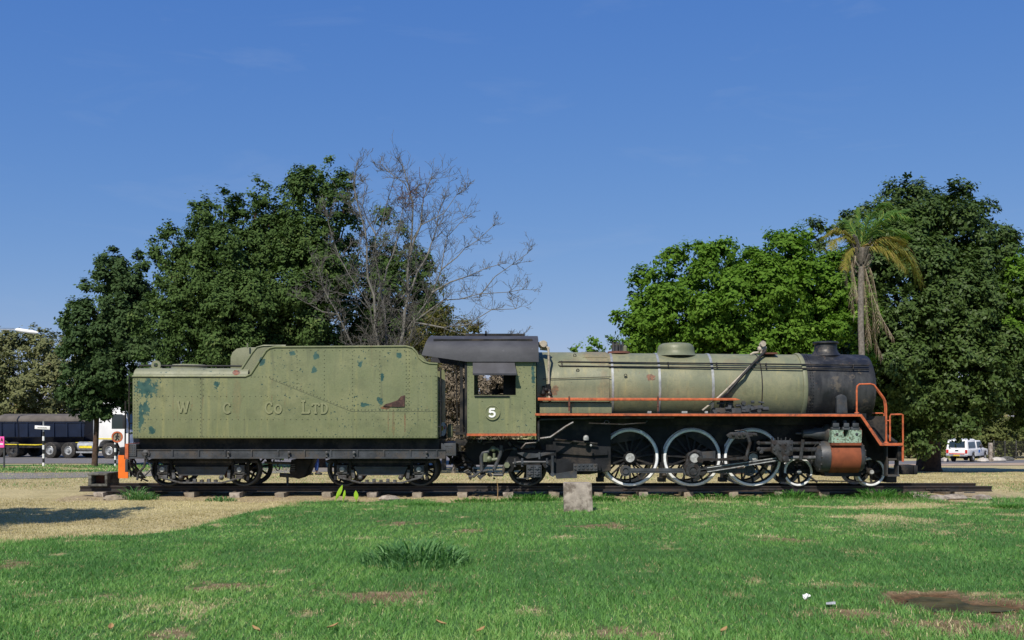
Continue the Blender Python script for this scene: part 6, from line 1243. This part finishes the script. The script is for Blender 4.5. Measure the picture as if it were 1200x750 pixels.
trailer('second navy tipper trailer cut by the left picture edge', -93, 70.2, 5.6, (.4, 1.6, 4.6), 0)
# striped street name post
def stripes(parent, x, Y, z0, z1, r, n, name='post_band'):
    for i in range(n):
        a = z0+(z1-z0)*i/n; c = z0+(z1-z0)*(i+1)/n; MB().lathe([(a, r), (c, r)], (x, Y, 0), 'z', 10).build(name, 'white_paint' if i % 2 == 0 else 'black_plastic', parent)
Y = 50; x = X(51, Y); z = H(x, Y); t = thing('street_sign', 'white street name board on a black and white banded post', 'street sign', (x, Y, z))
stripes(t, x, Y, z-.05, Z(506, Y), .055, 8); MB().lathe([(Z(506, Y), .04), (Z(493.5, Y), .04)], (x, Y, 0), 'z', 8).build('pole', 'galvanised', t)
b = MB(); b.obox((X(50.5, Y), Y-.07, Z(501, Y)), (.74, .03, .17), (0, R(3), 0)); bo = b.build('name_board', 'white_paint', t, bevel=.008)
b = MB(); rr = random.Random(5)
for i in range(9): a = X(45+i*1.25, Y); zc = Z(501.2+.035*i, Y); b.box(a, a+.03, Y-.09, Y-.086, zc-.025, zc+.025+.01*(i % 2))
b.build('faint_lettering', 'dark_concrete', bo, smooth=0)
# pink sign
Y = 46; x = X(4.5, Y); z = H(x, Y); t = thing('pink_sign', 'bright pink sign on a thin post at the left picture edge', 'sign', (x, Y, z))
MB().box(x-.03, x+.03, Y, Y+.05, z-.05, Z(512, Y)).build('post', 'frame_grey', t)
b = MB(); b.box(X(-16, Y), X(5.2, Y), Y-.03, Y-.004, Z(524.5, Y), Z(511.5, Y)); bo = b.build('board', 'pink_paint', t, bevel=.005)
b = MB(); b.box(X(-12, Y), X(4, Y), Y-.036, Y-.031, Z(521.2, Y), Z(519.6, Y)); b.build('white_line', 'white_paint', bo, smooth=0)
letters([[(0, 0), (.5, 1)], [(.5, 1), (1, 0)], [(.2, .35), (.8, .35)]], X(1.2, Y), X(3.8, Y), Z(517.5, Y), Z(513.2, Y), .035, Y-.031, .006, 'letter', bo, 'brown_wood')
# round pedestrian sign
Y = 49; x = X(136, Y); z = H(x, Y); t = thing('round_sign', 'round orange ringed walking figure sign on banded post beside the tender', 'sign', (x, Y, z))
stripes(t, x-.06, Y+.06, z-.05, Z(516, Y), .05, 7); c = (X(137.5, Y), Z(512, Y)); MB().lathe([(0, .27), (.02, .27), (.02, .001), (0, .001)], (c[0], Y-.02, c[1]), 'y', 28).build('sign_disc', 'sleeper_stone', t)
MB().lathe([(-.004, .2), (-.012, .2), (-.012, .27), (-.004, .27)], (c[0], Y-.02, c[1]), 'y', 28).build('sign_ring', 'orange_paint', t)
b = MB(); f = lambda a, d: (c[0]+a, c[1]+d); y0_ = Y-.034
for j, s_ in enumerate(([f(0, .1), f(-.01, -.02)], [f(-.01, -.02), f(.06, -.09), f(.07, -.16)], [f(-.01, -.02), f(-.05, -.1), f(-.1, -.15)], [f(0, .08), f(.06, .02), f(.09, .03)], [f(0, .08), f(-.06, .03), f(-.07, -.03)])): b.ribbon(s_, .038, y0_-.001*j, y0_+.01)
b.lathe([(0, .001), (0, .035), (.02, .035)], (c[0]+.01, y0_, c[1]+.14), 'y', 10); b.build('walking_figure', 'black_plastic', t, smooth=0)
# street lamp: pole stands left of the view, arm reaches in
Y = 62; x = X(-40, Y); z = H(x, Y); t = thing('street_lamp', 'long white street lamp head over the trees at the left', 'street lamp', (x, Y, z))
MB().lathe([(0, .11), (Z(392, Y)-z, .06)], (x, Y, z), 'z', 12).build('pole', 'galvanised', t); MB().tube([(x, Y, Z(392, Y)), (X(-20, Y), Y, Z(386, Y)), (X(19, Y), Y, Z(386.5, Y))], .035, 7).build('arm', 'galvanised', t)
b = MB(); p, q = Vector((X(18, Y), Y, Z(386.2, Y))), Vector((X(45, Y), Y, Z(390, Y))); b.tube([p, p.lerp(q, .1), p.lerp(q, .8), q], [.05, .12, .11, .05], 10); b.build('lamp_head', 'white_paint', t)
MB().tube([(X(-60, Y), Y, Z(385, Y)), (X(-20, Y), Y, Z(384.2, Y)), (X(16, Y), Y, Z(384.8, Y))], .012, 5).build('overhead_wire', 'black_plastic', label='thin wire running to the street lamp head', cat='wire')
# concrete post and rubble on the right
Y = 84; x = X(1161.5, Y); z = H(x, Y); b = MB().box(x-.13, x+.13, Y, Y+.25, z-.1, Z(519, Y)); b.box(x-.2, x+.2, Y-.05, Y+.3, z-.1, z+.25); b.build('concrete_post', 'concrete', bevel=.02, label='pale concrete post right of the white pickup', cat='post')
rr = random.Random(31)
for i, (px, Yr, sx, lab) in enumerate(((1152, 82, .5, 'grey heap just before the nose of the white pickup'), (1168, 85, .8, 'flat pale slab lying right of the concrete post'), (1180, 88, .7, 'low dark stone slab furthest right past the post'), (1107, 83.5, .35, 'small white slab left of the pickup'))):
    x = X(px, Yr); z = H(x, Yr); b = MB().ball((0, 0, 0), 1, 4); b.v = [(x+v[0]*sx*rr.uniform(.8, 1.1), Yr+v[1]*.5, z+.1+v[2]*.28*rr.uniform(.8, 1.1)) for v in b.v]; b.build('rubble_slab', 'kerb_stone' if i != 2 else 'dark_concrete', smooth=30, label=lab, cat='rubble', group='rubble by the dirt road')
# dark mesh fence right
Y = 93; f = thing('mesh_fence', 'dark mesh fence in front of the hedge at the right edge', 'fence', (X(1190, Y), Y, H(X(1190, Y), Y)))
for px in (1165, 1178, 1191, 1204, 1217): x = X(px, Y); MB().box(x-.05, x+.05, Y, Y+.08, H(x, Y)-.1, H(x, Y)+1.7).build('post', 'dark_concrete', f)
b = MB(); x0 = X(1165, Y); x1 = X(1217, Y); zf = H(x0, Y)
for i in range(10): b.tube([(x0, Y-.03, zf+.1+i*.17), (x1, Y-.03, zf+.1+i*.17)], .012, 4)
for i in range(60): a = x0+(x1-x0)*i/59; b.tube([(a, Y-.05, zf), (a, Y-.05, zf+1.65)], .010, 4)
b.build('mesh', 'black_plastic', f, kind='stuff', smooth=0)
# pickup
a_ = R(90-41); pk = place('pickup', 'white pickup with canopy parked on the dirt road under the dark tree', 'pickup', 1126, 82, a_)
# local: +x forward, rear at x=-1.1, right side is -y
b = MB()
prof = [(-.95, .55), (-1.0, .75), (-1.0, 1.0), (-.98, 1.05), (3.1, 1.08), (4.05, .98), (4.2, .85), (4.22, .5), (3.95, .45), (3.88, .7), (3.72, .83), (3.35, .83), (3.2, .7), (3.13, .45), (.9, .45), (.82, .7), (.65, .83), (.28, .83), (.12, .7), (.05, .5)]
b.prism(prof, -.84, .84); bd = b.build('body', 'white_paint', pk, bevel=.035)
def cabin(x0, x1, xt0, xt1, z0_, z1_, name, wt=.72):
    b = MB(); b.add([(x0, -.82, z0_), (x1, -.82, z0_), (x1, .82, z0_), (x0, .82, z0_), (xt0, -wt, z1_), (xt1, -wt, z1_), (xt1, wt, z1_), (xt0, wt, z1_)], [(0, 1, 5, 4), (1, 2, 6, 5), (2, 3, 7, 6), (3, 0, 4, 7), (4, 5, 6, 7), (3, 2, 1, 0)]); return b.build(name, 'white_paint', pk, bevel=.04)
cabin(-.98, 1.25, -.85, 1.2, 1.04, 1.78, 'canopy'); cabin(1.28, 3.15, 1.35, 2.5, 1.05, 1.7, 'cabin')
b = MB(); b.add([(-.99, -.62, 1.2), (-.99, .62, 1.2), (-.905, .58, 1.66), (-.905, -.58, 1.66)], [(0, 1, 2, 3)]); b.v = [(v[0]-.02, v[1], v[2]) for v in b.v]; b.add([(v[0]+.02, v[1], v[2]) for v in b.v[:4]], [(0, 3, 2, 1)]); b.build('rear_window', 'glass', pk, smooth=0)
for s_ in (-1, 1):
    for x0, x1, xt0, xt1 in ((-.7, .95, -.65, .95), (1.45, 2.05, 1.45, 2.0), (2.12, 2.9, 2.08, 2.42)):
        b = MB(); b.add([(x0, s_*.815, 1.14), (x1, s_*.815, 1.14), (xt1, s_*.745, 1.6), (xt0, s_*.745, 1.6)]+[(x0, s_*.835, 1.15), (x1, s_*.835, 1.15), (xt1, s_*.765, 1.61), (xt0, s_*.765, 1.61)], [(0, 1, 2, 3), (4, 5, 6, 7), (0, 1, 5, 4), (1, 2, 6, 5), (2, 3, 7, 6), (3, 0, 4, 7)]); b.build('side_window', 'glass', pk, smooth=0)
    MB().box(-1.03, -.93, s_*.72-.09, s_*.72+.09, .72, 1.0).build('tail_light', 'red_lens', pk, bevel=.01)
    for x in (.47, 3.55): lwheel(pk, x, s_*.82, .36, .22, side=s_)
b = MB(); b.add([(3.13, -.74, 1.1), (3.13, .74, 1.1), (2.55, .66, 1.64), (2.55, -.66, 1.64), (3.15, -.74, 1.11), (3.15, .74, 1.11), (2.57, .66, 1.65), (2.57, -.66, 1.65)], [(0, 1, 2, 3), (7, 6, 5, 4), (0, 4, 5, 1), (2, 6, 7, 3), (1, 5, 6, 2), (0, 3, 7, 4)]); b.build('windscreen', 'glass', pk)
MB().box(-1.08, -.98, -.82, .82, .48, .62).build('bumper', 'galvanised', pk, bevel=.02); MB().box(-1.015, -.99, -.6, .6, .65, .71).build('reflector_strip', 'red_lens', pk); MB().box(-1.09, -1.08, -.25, .25, .5, .6).build('number_plate', 'number_plate_yellow', pk); MB().box(-1.01, -1.0, -.12, .12, .88, .98).build('tailgate_handle', 'black_plastic', pk)
MB().box(1.7, 2.1, -.846, -.838, .72, .95).build('door_decal', 'blue_decal', pk); MB().box(1.28, 1.3, -.845, -.84, .5, 1.04).build('door_gap', 'black_plastic', pk); MB().box(2.15, 2.3, -.95, -.84, 1.1, 1.25).build('mirror', 'black_plastic', pk, bevel=.02)
b = MB(); 
for y in (-.55, .55): b.tube([(-.7, y, 1.84), (1.1, y, 1.84)], .025, 6)
for x in (-.6, .2, 1.0): b.tube([(x, -.62, 1.84), (x, .62, 1.84)], .02, 6); b.tube([(x, -.55, 1.75), (x, -.55, 1.84)], .02, 6); b.tube([(x, .55, 1.75), (x, .55, 1.84)], .02, 6)
b.build('roof_rack', 'galvanised', pk); b = MB(); b.box(1.6, 1.8, -.5, .5, 1.7, 1.8); b.build('light_bar', 'white_paint', pk, bevel=.02)
# ------------------------------------------------------------ person standing behind the tender (only the jeans show)
def skinbody(name, joints, edges, radii, mat, parent, sub=1):
    me = bpy.data.meshes.new(name); c = Vector(joints[0]); me.from_pydata([tuple(Vector(j)-c) for j in joints], edges, []); o = link(name, me, c, parent)
    m = o.modifiers.new('skin', 'SKIN'); 
    for i, r_ in enumerate(radii): me.skin_vertices[0].data[i].radius = (r_, r_); me.skin_vertices[0].data[i].use_root = (i == 0)
    s = o.modifiers.new('sub', 'SUBSURF'); s.levels = sub; s.render_levels = sub+1; me.materials.append(M[mat]); return o
Yp = 36.3; xp = X(367, Yp); zp_ = H(xp, Yp); pe = thing('person', 'person in blue jeans mid stride behind the tender', 'person', (xp, Yp, zp_)); P = lambda a, b_, c: (xp+a, Yp+b_, zp_+c)
J = [P(0, 0, .92), P(0, 0, 1.12), P(.02, 0, 1.38), P(.03, 0, 1.5), P(.05, -.02, 1.62), P(.06, -.02, 1.7), P(-.02, -.17, 1.4), P(-.05, -.22, 1.13), P(.06, -.2, .9), P(.09, -.19, .82), P(.06, .17, 1.4), P(.1, .22, 1.13), P(.2, .2, .92), P(.24, .2, .85),
     P(.02, -.1, .86), P(.0, -.11, .48), P(-.16, -.1, .09), P(-.05, -.1, .04), P(.0, .1, .86), P(.12, .1, .5), P(.1, .1, .09), P(.24, .1, .04)]
Ed = [(0, 1), (1, 2), (2, 3), (3, 4), (4, 5), (2, 6), (6, 7), (7, 8), (8, 9), (2, 10), (10, 11), (11, 12), (12, 13), (0, 14), (14, 15), (15, 16), (16, 17), (0, 18), (18, 19), (19, 20), (20, 21)]
Rd = [.13, .12, .14, .055, .085, .075, .055, .04, .03, .035, .055, .04, .03, .035, .08, .055, .04, .035, .08, .055, .04, .035]
bo = skinbody('body', J, Ed, Rd, 'skin', pe)
skinbody('jeans', [J[0], P(0, 0, 1.0), J[14], J[15], P(-.145, -.1, .13), J[18], J[19], P(.1, .1, .13)], [(0, 1), (0, 2), (2, 3), (3, 4), (0, 5), (5, 6), (6, 7)], [.15, .14, .1, .078, .072, .1, .078, .072], 'denim', pe)
skinbody('shirt', [P(0, 0, .98), P(0, 0, 1.12), P(.02, 0, 1.4), P(-.02, -.17, 1.41), P(-.045, -.21, 1.22), P(.06, .17, 1.41), P(.09, .21, 1.22)], [(0, 1), (1, 2), (2, 3), (3, 4), (2, 5), (5, 6)], [.15, .14, .15, .07, .06, .07, .06], 'shirt_cloth', pe)
hb = MB().ball((xp+.045, Yp, zp_+1.70), .105, 9, (1, .85, .9)); hb.build('hair', 'hair', pe)
b = MB(); b.ball((xp+.155, Yp-.02, zp_+1.63), .018, 5); b.ball((xp+.145, Yp-.055, zp_+1.665), .011, 5); b.ball((xp+.145, Yp+.015, zp_+1.665), .011, 5); b.build('face_features', 'skin', pe)
for s_, bx_, bz_ in ((-1, .09, .82), (1, .24, .85)):
    b = MB()
    for k in range(4): b.tube([P(bx_-.03+k*.02, s_*.2, bz_), P(bx_-.03+k*.022+.01, s_*.2-.01, bz_-.07-.01*(k in (1, 2))), P(bx_-.01+k*.02+.01, s_*.2-.03*s_, bz_-.1)], [.009, .008, .006], 6)
    b.tube([P(bx_+.03, s_*.2, bz_+.02), P(bx_+.055, s_*.19, bz_-.03), P(bx_+.05, s_*.18, bz_-.06)], [.01, .009, .006], 6); b.build('hand', 'skin', pe)
for x_, y_ in ((-.1, -.1), (.17, .1)): b = MB().ball((xp+x_, Yp+y_, zp_+.05), .075, 7, (1.9, .75, .7)); b.build('shoe', 'black_plastic', pe)
